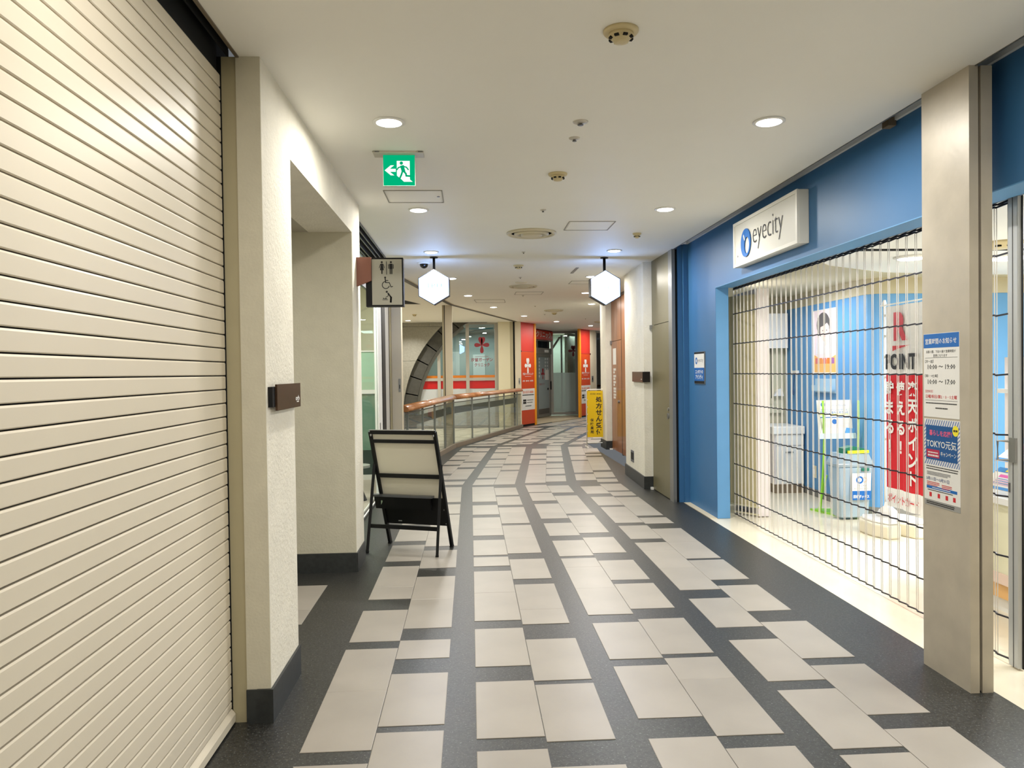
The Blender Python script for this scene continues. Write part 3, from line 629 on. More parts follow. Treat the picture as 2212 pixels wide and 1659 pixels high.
g.out('arch',M_concd,w2); W.g([(6,0),(9,0),(9,3),(6,3)],-1.2,.1).out('wall_panel',M_concrete,w2)  # arch reflected in this window, modelled as concrete behind the pane
hr=thing('short_handrail','far wooden handrail end showing above the yellow stand sign','handrail',W.p(6.3,0,.5))
handrail(W.p(6.05,1.02,.35),W.p(8.8,1.02,.35),hr); W.g([(6.3,0),(6.36,0),(6.36,1),(6.3,1)],.33,.04).out('post',MATS['railing_steel'],hr)
W.g([(6.4,.08),(8.7,.08),(8.7,.9),(6.4,.9)],.34,.01).out('glass_pane',M_glassrail,hr)
# porch: door, fanlight, red sign, glass screen
dr=struct('door_3','grey aluminium clinic door with transom in the porch','door',(2.5,26,0))
D0=Vector((2.12,25.18,0)); Dd=Vector((.66,1.45,0)).normalized(); Dx=S(D0,Dd)
M_alu=mat('grey_aluminium',(138,136,130),.4,metal=.3); M_doorglass=mat('misty_door_glass',(150,162,164),.25,spec=.6)
M_dkglass=mat('dark_glass',(26,34,42),.15)
Dx.rect('side_pane',.02,.38,.25,2.2,M_doorglass,dr,off=-.03,d=.01)
Dx.frame('door_frame',.38,1.82,.02,2.22,.10,M_alu,dr,off=-.04,d=.06)
lg=Dx.rect('leaf_glass',.48,1.72,.3,2.12,M_doorglass,dr,off=-.03,d=.01); Dx.rect('kick_plate',.48,1.72,.06,.3,mat('kick_plate',(110,104,98),.4,metal=.4),dr,off=-.03,d=.02)
Dx.rect('header',.0,1.9,2.22,2.42,M_alu,dr,off=-.04,d=.08); Dx.rect('transom_pane',.1,1.82,2.42,2.66,M_dkglass,dr,off=-.03,d=.01)
Dx.rect('transom_bar',.42,.5,2.42,2.66,M_alu,dr,off=-.03,d=.03); Dx.rect('transom_bar',.0,1.9,2.66,2.70,M_alu,dr,off=-.04,d=.06)
Dx.rect('sensor',1.1,1.4,2.27,2.36,M_white,dr,off=.04,d=.05)
Dx.rect('paper_notice',1.30,1.68,1.30,1.66,M_paper,lg,off=-.018,d=.004)
clinic_logo(Dx,1.05,1.52,.36,M_logo,lg,-.017); Dx.text('汐留ガーデン',.95,1.16,.08,M_logo,lg,width=.6,off=-.017)
Dx.rect('pull_handle',1.75,1.80,.95,1.25,M_black,lg,off=.02,d=.03); Dx.disc('lock',1.58,.98,.04,M_black,lg,off=-.018,d=.02)
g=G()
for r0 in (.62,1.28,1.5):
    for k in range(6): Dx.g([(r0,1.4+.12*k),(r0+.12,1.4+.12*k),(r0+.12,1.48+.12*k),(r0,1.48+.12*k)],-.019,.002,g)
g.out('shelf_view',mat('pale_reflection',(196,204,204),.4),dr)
rs=thing('clinic_sign','red clinic sign over the porch door','sign',Dx.p(.9,2.72))
Dx.rect('sign_face',-.6,1.86,2.60+.1,3.02,mat('deep_orange_red',(206,44,18),.4),rs,off=.05,d=.05)
Dx.text('クリニック',.85,2.88,.22,M_paper,rs,width=1.55,bold=.025,off=.102)
Dx.rect('top_rail',-.6,1.86,3.02,3.05,M_black,rs,off=.02,d=.05)
gs=struct('window_3','frosted glass screen of the porch with mirrored crimson logo','window',(3.4,26.9,0))
GS=S((0,26.9,0),FY)
GS.rect('pane',2.98,3.80,.14,2.92,M_glasswin,gs,off=-.02,d=.01); GS.frame('frame',2.90,3.88,.04,CEIL,.09,M_alu,gs,off=-.04,d=.07)
GS.rect('frosted_lower',2.99,3.79,.14,1.55,M_frost,gs,off=0,d=.004); GS.rect('dark_mullion',3.27,3.33,.14,2.9,mat('dark_mullion',(30,36,36),.4),gs,off=-.06,d=.04)
clinic_logo(GS,3.72,2.33,.36,mat('dark_crimson',(110,26,34),.5),gs,.006)
GS.text('ンデーガ',3.62,1.98,.10,mat('grey_film',(120,110,106),.5),gs,width=.34,off=.006); 
g=G(); GS.g([(2.95,2.45),(3.22,2.85),(3.30,2.85),(3.02,2.42)],-.16,.04,g); g.out('brace',mat('dark_brace',(64,66,60),.5),gs)
box('wall_panel',2.6,5.2,29.2,29.3,0,CEIL,mat('clinic_corridor',(196,200,188),.7),gs); box('wall_panel',2.7,2.85,27.0,29.2,0,CEIL,MATS['clinic_corridor'],gs); box('floor_panel',2.8,5.2,27,29.2,-.02,.002,MATS['clinic_corridor'],gs)
G().prism([(3.84,26.0),(3.88,26.05),(3.95,27),(3.88,27)],0,CEIL).out('side_frame',M_alu,gs)
box('wall_panel',1.6,2.1,25.0,25.15,0,CEIL,MATS['clinic_room'],gs); G().prism([(1.9,22.7),(1.98,22.66),(2.15,25.1),(2.05,25.2)],0,CEIL).out('side_wall',M_alu,gs)
box('far_end_wall',-6,12,31.9,32,0,CEIL,M_plaster2,gs)
# ================================================================ CEILING FITTINGS
def downlight(x,y,label,lamp=True,pw=PW_DOWN,r=.078):
    o=thing('downlight',label,'light',(x,y,CEIL-.02),'round downlights in the arcade ceiling')
    G().lathe((x,y,CEIL),[(r,-.001),(r+.014,-.001),(r+.014,-.006),(r,-.009)],28).out('trim_ring',M_white,o,True)
    G().lathe((x,y,CEIL),[(r,-.001),(r*.97,-.008),(r*.8,-.013),(r*.4,-.017),(.004,-.018)],28).out('diffuser',M_lamp,o,True)
    area('downlight_beam',(x,y,CEIL-.03),2*r,pw,WARM,spread=180)
    return o
LL=[(-.447,9.04,'left-row downlight just before the left hexagonal sign'),(-.438,6.71,'left-row downlight behind the green exit sign'),(-.447,4.375,'left-row downlight in front of the green exit sign, largest on the left'),
(1.757,8.99,'right-row downlight just before the right hexagonal sign'),(1.773,6.685,'right-row downlight between the largest one and the right hexagonal sign'),(1.77,4.33,'right-row downlight nearest the blue fascia, largest on the right'),
(-.268,11.56,'downlight peeking out right of the left hexagonal sign'),(-.02,14.14,'left-row downlight well beyond the left hexagonal sign, before the railing bend'),(.537,16.68,'left-row downlight above the railing bend'),(1.411,19.37,'left-row downlight above the far end of the handrail'),
(1.873,11.44,'downlight at the left edge of the right hexagonal sign, upper'),(2.152,13.8,'downlight left of the right hexagonal sign, at mid height'),(2.636,16.08,'downlight just below the right hexagonal sign'),
(2.514,21.63,'downlight in front of the red clinic sign'),(3.857,23.76,'downlight above the second orange clinic panel'),(4.6,25.6,'farthest downlight beside the round vent near the white pillar')]
for x,y,l in LL: downlight(x,y,l,pw=PW_DOWN*(.85 if y<5 else .95 if y<8 else .85 if y<13 else 1.2))
for x,y,l,k in ((-.447,2.04,'left, just above the top edge of the picture',.52),(1.77,2.0,'right, just above the top edge of the picture',1.0),(-.447,-.3,'left, level with the camera',.7),(1.77,-.33,'right, level with the camera',.8),(-.447,-2.2,'left, behind the camera',.8),(1.77,-2.2,'right, behind the camera',.8)):
    o=downlight(x,y,'round ceiling downlight '+l,pw=PW_DOWN*k)
bl=thing('bay_light','small slim light on the bay ceiling above the concrete arch','light',(-1.68,20.7,CEIL-.02))
G().lathe((-1.68,20.7,CEIL),[(.07,-.001),(.085,-.001),(.085,-.006),(.07,-.008)],24).out('trim_ring',M_white,bl,True); G().lathe((-1.68,20.7,CEIL),[(.07,-.001),(.06,-.012),(.003,-.016)],24).out('diffuser',M_lamp,bl,True)
M_ivory=mat('aged_ivory_plastic',(206,190,146),.45); M_hole=M_void
def detector(x,y,label,r=.075,m=M_ivory):
    o=thing('smoke_detector',label,'smoke detector',(x,y,CEIL-.05),'smoke detectors')
    G().lathe((x,y,CEIL),[(r,-.000),(r,-.008),(r*.93,-.014),(r*.7,-.016)],32).out('base',m,o,True)
    G().lathe((x,y,CEIL),[(r*.72,-.012),(r*.68,-.03),(r*.5,-.04),(r*.42,-.05),(r*.2,-.052)],32).out('head',m,o,True)
    g=G()
    for k in range(8):
        a=2*math.pi*k/8+.2; c=Vector((x+r*.62*math.cos(a),y+r*.62*math.sin(a),CEIL-.034)); t=Vector((-math.sin(a),math.cos(a),0))
        g.bar(c-t*r*.13,c+t*r*.13,.012,.008)
    g.out('slots',M_hole,o); return o
detector(.662,3.19,'largest ivory smoke detector, near the top of the picture')
detector(.662,5.50,'ivory smoke detector right of the green exit sign',.07)
detector(1.784,7.88,'small smoke detector by the right downlights before the hexagonal sign',.045)
detector(.676,10.2,'smoke detector seen between the two hexagonal signs',.07)
detector(2.1,18.5,'far smoke detector left of the red clinic sign',.07); detector(-1.35,18.6,'smoke detector on the bay ceiling above the concrete wall',.06)
def sprinkler(x,y,label,r=.03):
    o=thing('sprinkler_head',label,'sprinkler',(x,y,CEIL-.03),'sprinkler heads')
    G().lathe((x,y,CEIL),[(r,0),(r*.95,-.005),(r*.6,-.008),(r*.3,-.012)],20).out('rosette',mat('pale_rosette',(200,194,182),.35,metal=.2),o,True)
    G().lathe((x,y,CEIL),[(r*.3,-.008),(r*.22,-.016),(r*.4,-.018),(r*.36,-.021)],16).out('deflector',M_dsteel,o,True); return o
for x,y,l,r in [(.661,4.357,'wider silver ceiling fitting, nearest of the pair in the middle',.045),(.668,4.66,'small silver ceiling fitting behind the wider one in the middle',.035),(.672,6.72,'tiny sprinkler before the big round vent',.028),(.665,9.07,'tiny sprinkler between the hexagonal signs',.026),(.788,11.5,'tiny sprinkler beyond the hexagonal signs, before the second vent',.026),(1.02,14.2,'tiny sprinkler beside the thin far ceiling hatch',.026),(1.45,16.5,'tiny sprinkler before the third round vent',.026),(1.9,18.9,'tiny sprinkler beyond the third round vent',.026),(3.2,20.6,'tiny far sprinkler over the clinic entrance',.026),(-1.75,17.6,'tiny sprinkler on the bay ceiling',.026)]: sprinkler(x,y,l,r)
def vent(x,y,label,r=.26):
    o=thing('ceiling_vent',label,'air vent',(x,y,CEIL-.03),'round ceiling vents')
    M=mat('vent_ivory2',(204,194,168),.5)
    G().lathe((x,y,CEIL),[(r,0),(r,-.010),(r*.93,-.024),(r*.86,-.020),(r*.82,-.002)],40).out('outer_ring',M,o,True)
    G().lathe((x,y,CEIL),[(r*.82,-.003),(r*.80,-.003)],40).out('dark_gap',M_hole,o)
    G().lathe((x,y,CEIL),[(r*.70,-.004),(r*.70,-.020),(r*.62,-.034),(r*.54,-.026),(r*.52,-.004)],40).out('middle_ring',M,o,True)
    G().lathe((x,y,CEIL),[(r*.44,-.006),(r*.42,-.034),(r*.3,-.040),(r*.05,-.042)],40).out('centre_plate',M,o,True); return o
vent(.659,7.83,'largest round ceiling vent, before the hexagonal signs'); vent(.915,12.68,'round ceiling vent between and beyond the hexagonal signs',.24); vent(1.994,17.7,'round ceiling vent before the red clinic sign',.23); vent(3.9,22.0,'farthest round vent close to the narrow white pillar',.23)
def disc_cover(x,y,r,label):
    o=thing('ceiling_cover',label,'ceiling cover',(x,y,CEIL-.01)); G().lathe((x,y,CEIL),[(r,0),(r,-.006),(r*.8,-.012)],28).out('cover',mat('vent_ivory',(220,212,190),.5),o,True); return o
disc_cover(.847,12.16,.10,'flat round cover just before the second round vent')
def hatch(name,label,pts,lock=None):
    o=thing('access_panel',label,'access panel',(sum(p[0] for p in pts)/4,sum(p[1] for p in pts)/4,CEIL-.005),'ceiling access panels')
    cx=sum(p[0] for p in pts)/4; cy=sum(p[1] for p in pts)/4
    g=G()
    for i in range(4):
        a=pts[i]; b=pts[(i+1)%4]; g.bar((a[0],a[1],CEIL-.002),(b[0],b[1],CEIL-.002),.008,.006)
    g.out('frame',mat('hatch_seam',(150,146,134),.6),o)
    q=[(cx+(x-cx)*.93,cy+(y-cy)*.93) for x,y in pts]
    G().prism(q,CEIL-.0035,CEIL+.001).out('panel',M_ceil,o)
    if lock: G().lathe((lock[0],lock[1],CEIL),[(.012,-.003),(.012,-.007)],12).out('lock',M_dsteel,o)
    return o
hatch('','ceiling hatch just behind the green exit sign',[(-.665,6.0),(-.205,6.0),(-.205,6.42),(-.665,6.42)],(-.24,6.2))
hatch('','ceiling hatch right of the largest round vent',[(.98,7.235),(1.43,7.235),(1.43,7.68),(.98,7.68)])
hatch('','thin ceiling hatch beyond the second round vent',[(.85,13.6),(1.35,13.6),(1.35,14.05),(.85,14.05)])
hatch('','ceiling hatch beyond the left hexagonal sign',[(.1,15.0),(.7,15.0),(.75,15.6),(.15,15.6)])
hatch('','ceiling hatch tucked left of the right hexagonal sign',[(1.65,12.0),(2.1,12.0),(2.1,12.4),(1.65,12.4)])
o=thing('ceiling_slot_cover','small grey rectangular slot cover beyond and between the hexagonal signs','ceiling cover',(1.52,10.75,CEIL)); box('plate',1.50,1.54,10.45,11.05,CEIL-.006,CEIL+.001,mat('slot_grey',(150,148,144),.5),o); box('slot',1.512,1.528,10.5,11.0,CEIL-.007,CEIL-.005,M_steel,o)
dc=thing('dome_camera','small black dome camera on the ceiling left of the left hexagonal sign','camera',(-.584,9.9,CEIL-.08))
G().lathe((-.584,9.9,CEIL),[(.085,0),(.085,-.012),(.07,-.022)],28).out('mount',M_white,dc,True); G().lathe((-.584,9.9,CEIL),[(.055,-.02),(.055,-.035),(.045,-.058),(.025,-.074),(.003,-.08)],24).out('dome',mat('black_dome',(8,8,10),.08),dc,True)
# ---- exit sign
ex=thing('exit_sign','green running-man exit sign with white arrow hanging from the ceiling','sign',(-.448,5.0,2.83))
box('mount',-.615,-.284,4.94,5.06,CEIL-.012,CEIL,mat('sign_mount',(196,190,174),.4),ex,.003)
for x in (-.60,-.32): box('mount_slot',x,x+.03,4.935,4.94,CEIL-.009,CEIL-.004,M_dsteel,ex)
box('body',-.553,-.343,4.99,5.02,2.834,3.038,mat('exit_body',(190,205,190),.3),ex)
E=S((-.448,4.99,2.936),FY); M_eg=emis('exit_green',(.0,.40,.17),1.05); M_ew=emis('exit_white',(.92,1,.93),1.0); M_eg2=emis('exit_green_figure',(.0,.36,.15),1.0)
ef=E.rect('green_face',-.103,.103,-.100,.100,M_eg,ex,0,.001)
E.poly('doorway',[(-.015,.062),(.07,.062),(.07,-.06),(.088,-.075),(.03,-.075),(.015,-.06),(-.015,-.035)],M_ew,ef,.001,.0005)
E.poly('arrow',[(-.095,.0),(-.055,.033),(-.032,.033),(-.06,.010),(-.022,.010),(-.022,-.010),(-.06,-.010),(-.032,-.033),(-.055,-.033)],M_ew,ef,.001,.0005)
g=G()
def limb(s,pts,wd_,off,g,d=.0005):
    for a,b in zip(pts,pts[1:]):
        a=Vector(a); b=Vector(b); q=(b-a).normalized(); n=Vector((-q.y,q.x))*wd_/2; a2=a-q*wd_*.3; b2=b+q*wd_*.3
        s.g([tuple(a2-n),tuple(b2-n),tuple(b2+n),tuple(a2+n)],off,d,g)
E.g(E.ell(.015,.047,.011,.011,n=14),.0017,.0006,g)
limb(E,[(.020,.025),(.028,-.005)],.024,.0017,g); limb(E,[(.018,.024),(-.004,.018),(-.014,.004)],.008,.0017,g); limb(E,[(.026,.026),(.048,.020),(.060,.004)],.008,.0017,g)
limb(E,[(.022,-.006),(.014,-.030),(.002,-.056)],.011,.0017,g); limb(E,[(.030,-.006),(.044,-.022),(.046,-.036),(.074,-.038)],.011,.0017,g)
g.out('running_figure',M_eg2,ef)
# ---- restroom sign
rsn=thing('restroom_sign','black framed restroom sign with pictograms on a brown wall bracket','sign',(-.70,6.4,2.16))
G().ext([(-.97,6.34,2.575),(-.815,6.34,2.575),(-.815,6.34,2.38),(-.955,6.34,2.325)],(0,.03,0)).out('bracket',mat('reddish_brown_bracket',(134,84,66),.45,var=.05),rsn)
box('back_box',-.865,-.55,6.375,6.46,2.165,2.573,M_black,rsn)
RS=S((-.70,6.375,2.37),FY)
RS.rect('black_border',-.128,.15,-.205,.203,M_black,rsn,0,.012); rf_=RS.rect('grey_face',-.112,.138,-.192,.19,mat('sign_grey',(176,174,160),.45),rsn,.012,.002)
o_=.0145
g=G(); cx=-.028
RS.g(RS.ell(cx,.165,.009,.009,n=12),o_,.0004,g); RS.g([(cx-.009,.153),(cx+.009,.153),(cx+.012,.125),(cx+.016,.098),(cx+.006,.098),(cx+.005,.067),(cx-.005,.067),(cx-.006,.098),(cx-.016,.098),(cx-.012,.125)],o_,.0004,g)
limb(RS,[(cx-.012,.148),(cx-.021,.118)],.005,o_,g); limb(RS,[(cx+.012,.148),(cx+.021,.118)],.005,o_,g); g.out('woman_symbol',M_ink,rf_)
g=G(); RS.g([(.008,.062),(.013,.062),(.013,.172),(.008,.172)],o_,.0004,g); g.out('divider',M_ink,rf_)
g=G(); cx=.048
RS.g(RS.ell(cx,.165,.009,.009,n=12),o_,.0004,g); RS.g([(cx-.013,.152),(cx+.013,.152),(cx+.013,.108),(cx-.013,.108)],o_,.0004,g)
limb(RS,[(cx-.019,.146),(cx-.019,.112)],.006,o_,g); limb(RS,[(cx+.019,.146),(cx+.019,.112)],.006,o_,g); limb(RS,[(cx-.0065,.11),(cx-.0065,.068)],.009,o_,g); limb(RS,[(cx+.0065,.11),(cx+.0065,.068)],.009,o_,g); g.out('man_symbol',M_ink,rf_)
g=G(); cx=.0
RS.g(RS.ell(cx-.002,.037,.008,.008,n=12),o_,.0004,g); limb(RS,[(cx-.002,.028),(cx+.002,-.006)],.009,o_,g); limb(RS,[(cx,.012),(cx+.022,.012)],.0065,o_,g); limb(RS,[(cx+.004,-.006),(cx+.032,-.006),(cx+.046,-.042),(cx+.060,-.038)],.0065,o_,g)
RS.ring(cx+.003,-.026,.033,.033,.0065,o_,.0004,g,t0=100,t1=345,n=20); g.out('wheelchair_symbol',M_ink,rf_)
g=G(); RS.g(RS.ell(.010,-.083,.009,.009,n=12),o_,.0004,g); limb(RS,[(.020,-.096),(.044,-.128),(.040,-.170)],.012,o_,g); limb(RS,[(.024,-.100),(.018,-.122),(.004,-.126)],.005,o_,g); limb(RS,[(.047,-.128),(.044,-.170)],.012,o_,g)
RS.g(RS.ell(-.018,-.139,.005,.005,n=10),o_,.0004,g); limb(RS,[(-.010,-.141),(.010,-.141)],.006,o_,g); limb(RS,[(.002,-.140),(.002,-.130)],.004,o_,g); limb(RS,[(-.026,-.150),(.018,-.150)],.004,o_,g); g.out('nursing_symbol',M_ink,rf_)
# ---- hexagonal signs
M_hex=emis('lit_sign_face',(.30,.50,1.0),13)
M_hexink=mat('faint_blue_letters',(60,170,215),.5)
def hexsign(name_label,x,y,zc,txt,rot,rx=.205,rz=.225,kx=.193):
    o=thing('hexagonal_sign',name_label,'sign',(x,y,zc-.23)); d=Vector((math.cos(rot),math.sin(rot),0)); s=S((x,y,zc),d)
    hx=[(0,rz),(kx,rz*.5),(kx,-rz*.5),(0,-rz),(-kx,-rz*.5),(-kx,rz*.5)]; hi=[(a*.955,b*.955) for a,b in hx]
    g=G()
    for i in range(6): s.g([hx[i],hx[(i+1)%6],hi[(i+1)%6],hi[i]],-.055,.11,g)
    g.out('rim',mat('dark_rim',(24,26,34),.4),o)
    fc=s.g(hi,.040,.006).out('lit_face',M_hex,o); s.g(hi,-.046,.006).out('lit_face',M_hex,o)
    M_txt=emis('sign_letters',(.42,.72,.92),1.0)
    if txt=='TRU': s.text(txt,-.0,.015,.052,M_txt,fc,width=.20,off=.0465)
    else: s.text(txt,0,-.005,.042,M_txt,fc,width=.28,bold=.03,off=.0465,shear=.15)
    G().bar((x,y,zc+rz-.005),(x,y,CEIL-.012),.03,.03).out('pole',mat('matte_black_pole',(6,6,7),.9,spec=.1),o); G().lathe((x,y,CEIL),[(.05,0),(.05,-.012)],20).out('ceiling_plate',M_black,o)
    return o
hexsign('lit white hexagonal hanging sign with faint TRU letters, on the left',-.434,9.45,2.672,'TRU',math.radians(-4))
hexsign('lit white hexagonal hanging sign with blue katakana, on the right',1.735,9.55,2.660,'マツモトキヨシ',math.radians(5),kx=.196)
# ================================================================ SIGNS ON WALLS
np_=thing('name_plate','bronze name plate with white logo on the left plaster pillar','sign',(-.92,3.8,1.43))
box('spacer',-.937,-.915,3.53,3.95,1.45,1.545,M_black,np_)
box('plate',-.915,-.905,3.575,4.055,1.432,1.556,mat('bronze_plate',(78,58,42),.25,metal=.5,var=.12,vscale=5),np_)
L_=S((-.905,3.98,1.48),(0,1,0)); L_.text('orb',0,0,.026,M_white,np_,bold=.03,width=.085); L_.dashes(-.02,.03,-.022,.006,M_white,np_,rag=0)
# eyecity sign box
es=thing('shop_sign','white box sign with blue ring and thin black lettering on the blue fascia','sign',(2.57,6.35,2.56))
g=G(); SB=S((2.62,6.35,2.77),FX)
G().box(2.535,2.62,5.65,7.05,2.562,2.978).out('body',mat('sign_box_white',(226,224,214),.4),es)
bevel(es.children[-1],.006)
SB.frame('face_frame',-.70,.70,-.208,.208,.028,mat('sign_frame_white',(232,230,220),.35),es,off=.085,d=.012)
sfc=SB.rect('face',-.672,.672,-.180,.180,mat('sign_face',(212,210,200),.45),es,off=.085,d=.003)
SF=S((2.532,6.35,2.77),FX)
g=G()
for i in range(28):
    a0=2*math.pi*i/28; a1=2*math.pi*(i+1)/28
    th=lambda a: .50+.14*math.cos(a+.7)
    pts=[(-.375+.118*math.cos(a0),-.02+.128*math.sin(a0)),(-.375+.118*math.cos(a1),-.02+.128*math.sin(a1)),(-.36+.118*math.cos(a1)*th(a1),-.035+.128*math.sin(a1)*(th(a1)+.08)),(-.36+.118*math.cos(a0)*th(a0),-.035+.128*math.sin(a0)*(th(a0)+.08))]
    SF.g(pts,.004,.008,g)
SF.g([(-.42,.055),(-.395,.075),(-.385,.03),(-.41,.0)],.0125,.0004,g)
g.out('blue_ring',M_pblue,sfc)
SF.poly('ring_tick',[(-.43,.05),(-.41,.062),(-.385,.01),(-.40,-.0)],mat('sign_face',(212,210,200),.45),sfc,.0125,.0006)
SF.text('eyecity',.105,.0,.235,M_ink,sfc,width=.64,bold=-.018,off=.004,d=.006)
disc_x(2.532,6.95,2.66,.008,.004,'screw',M_steel,es)
# small wall sign
ws=thing('wall_sign','small framed white and blue shop sign on the blue pier','sign',(2.60,8.42,1.44))
WS=S((2.62,8.42,1.62),FX)
WS.rect('frame',-.19,.19,-.182,.182,M_steel,ws,0,.012); uw=WS.rect('upper_white',-.18,.18,.0,.158,M_white,ws,.012,.002); lw=WS.rect('lower_blue',-.18,.18,-.150,.0,M_pblue,ws,.012,.002)
WS.rect('black_cap',-.18,.18,.158,.178,M_black,ws,.012,.002); WS.rect('black_cap',-.18,.18,-.178,-.150,M_black,ws,.012,.002)
WS.ring(-.10,.08,.04,.04,.02,.0145,.0006).out('ring',M_pblue,uw); WS.text('eyecity',.05,.08,.05,mat('grey_ink',(120,120,124),.5),uw,width=.2,off=.0145)
WS.text('コンタクトの',0,-.045,.045,M_white,lw,width=.28,bold=.03,off=.0145); WS.text('アイシティ',0,-.105,.055,M_white,lw,width=.27,bold=.03,off=.0145)
# notices on the column
CF=S((2.42,3.877,0),FX)
n1=thing('hours_notice','white opening hours notice with blue heading on the tan column','notice',(2.418,3.73,1.33))
CF.rect('sheet',0,.292,1.335,1.772,M_paper,n1,0,.0012); CF.rect('heading_bar',0,.290,1.697,1.770,M_pblue,n1,.0012,.0004)
o_=.0018
def ct(t,a,z,h,w_,m,p_,b=.0,al='C'): return CF.text(t,a,z,h,m,p_,width=w_,bold=b,off=o_,d=.0002,align=al)
ct('営業時間のお知らせ',.143,1.731,.030,.255,M_paper,n1,.01)
ct('当面の間、下記の通り営業時間が',.143,1.677,.015,.245,M_ink,n1); ct('変更になります',.14,1.656,.015,.115,M_ink,n1)
CF.rect('rule',.012,.278,1.6445,1.646,M_ink,n1,.0012,.0005)
ct('【月～金】',.048,1.627,.016,.07,M_ink,n1); ct('10:00 ～ 19:00',.148,1.598,.026,.225,M_ink,n1,.012)
ct('【第1・4土曜】',.066,1.551,.015,.108,M_ink,n1); ct('10:00 ～ 17:00',.148,1.520,.026,.225,M_ink,n1,.012)
ct('【定休日】',.046,1.470,.014,.062,M_red,n1); ct('日曜/祝日/第2・3・5土曜',.145,1.443,.019,.255,M_red,n1,.008)
CF.rect('rule',.012,.278,1.4225,1.424,M_ink,n1,.0012,.0005); CF.dashes(.018,.272,1.406,.005,M_ink,n1,off=o_,rag=0); CF.dashes(.10,.20,1.380,.006,M_ink,n1,off=o_,rag=0)
n2=thing('campaign_poster','blue striped campaign poster under the opening hours notice on the column','poster',(2.418,3.73,.88))
CF.rect('sheet',.002,.296,.898,1.325,M_paper,n2,0,.0012)
g=G()
for i in range(16):
    a=.004+i*.0185; 
    CF.g([(a,1.285),(min(a+.009,.296),1.285),(min(a+.027,.296),1.322),(min(a+.018,.296),1.322)],.0012,.0003,g)
    CF.g([(a,1.085),(min(a+.009,.296),1.085),(min(a+.027,.296),1.115),(min(a+.018,.296),1.115)],.0012,.0003,g)
for i in range(9):
    z=1.115+i*.0195; CF.g([(.003,z),(.020,z+.014),(.020,z+.022),(.003,z+.008)],.0012,.0003,g); CF.g([(.276,z),(.294,z+.014),(.294,z+.022),(.276,z+.008)],.0012,.0003,g)
g.out('blue_stripes',mat('stripe_blue',(110,130,176),.6),n2)
CF.rect('blue_panel',.018,.276,1.112,1.292,mat('campaign_blue',(0,78,140),.5),n2,.0016,.0004)
o_=.0024
ct('暮らしを応援！',.140,1.253,.030,.185,mat('pink_ink',(226,90,130),.5),n2,.02); ct('TOKYO元気',.146,1.197,.044,.245,M_paper,n2,.012); ct('キャンペーン',.205,1.148,.024,.125,M_paper,n2,.012)
CF.rect('red_bubble',.024,.132,1.122,1.165,mat('crimson_bubble',(176,30,70),.5),n2,.0021,.0002); CF.dashes(.036,.125,1.146,.006,M_paper,n2,off=o_,rag=.1); CF.dashes(.036,.125,1.129,.009,M_paper,n2,off=o_,rag=.1)
CF.disc('yellow_badge',.262,1.274,.024,mat('badge_yellow',(236,222,40),.5),n2,off=.0022,d=.0003,rb=.027); CF.dashes(.246,.280,1.270,.010,M_ink,n2,off=.0027,rag=0)
CF.dashes(.02,.28,1.072,.005,M_ink,n2,off=.0015,lines=2,pitch=.012,rag=.2); CF.dashes(.025,.22,1.044,.004,mat('grey_ink',(120,120,124),.5),n2,off=.0015,lines=3,pitch=.007,rag=.4)
o_=.0016; M_navy=mat('navy_ink',(50,70,120),.5)
ct('3月11日～3月31日',.115,1.010,.018,.19,M_navy,n2,.02); CF.dashes(.025,.13,.990,.004,M_red,n2,off=.0015,lines=3,pitch=.008,rag=.3); CF.dashes(.15,.23,.985,.004,M_red,n2,off=.0015,lines=3,pitch=.008,rag=.3)
CF.rect('blue_bar',.022,.272,.957,.972,M_pblue,n2,.0012,.0004); CF.dashes(.07,.22,.962,.004,M_paper,n2,off=.0018,rag=0); CF.dashes(.03,.24,.948,.004,M_ink,n2,off=.0015,rag=.1)
for a in (.055,.125,.19,.25): CF.rect('red_mark',a-.010,a+.010,.915,.938,M_red,n2,.0012,.0004)
CF.rect('grey_footer',.002,.296,.868,.898,mat('footer_grey',(150,150,146),.6),n2,0,.0012); CF.dashes(.02,.25,.885,.005,M_ink,n2,off=.0015,lines=2,pitch=.009,rag=.5)
# ================================================================ FOLDING GRILLE
gr=thing('folding_grille','closed folding grille of thin vertical bars across the contact lens shop front','grille',(2.87,6,0))
M_bar=mat('bright_steel_bar',(214,208,200),.32,metal=.15); M_link=mat('dark_link',(40,38,46),.4,metal=.3)
rows=[2.46,2.197,1.873,1.55,1.226,.895,.57,.243,.024]
st=[]; y=8.03
while y>2.6: 
    if not (3.70<y<3.85): st.append(y)
    y-=.1045
bm_pair=None; DY=.019
for y in st:
    for dy in (0,-DY):
        x=2.868
        if bm_pair is None: bm_pair=o=G().tube([(x,y,.012),(x,y,2.462)],.0029,6,False).out('bar',M_bar,gr); base=y
        else:
            o=bm_pair.copy(); COL.objects.link(o); o.parent=gr; o.location=Vector(bm_pair.location)+Vector((0,y+dy-base,0))
sides=[[y for y in st if y>3.8],[y for y in st if y<3.8]]
for z in rows:
    for ys_ in sides:
        g=G(); pts=[]
        for a in ys_: pts+=[(2.868,a,z+.003),(2.864,a-DY,z-.003)]
        for p0,p1 in zip(pts,pts[1:]): g.bar(p0,p1,.006,.009)
        g.out('link_row',M_link,gr)
for ys_ in sides:
    g=G(); pts=[]
    for a in ys_: pts+=[(2.876,a,2.478),(2.858,a-.05,2.468)]
    for p0,p1 in zip(pts,pts[1:]): g.bar(p0,p1,.014,.011)
    g.out('roller_chain',M_link,gr)
box('top_track',2.855,2.88,2.6,8.05,2.485,2.50,M_dsteel,gr)
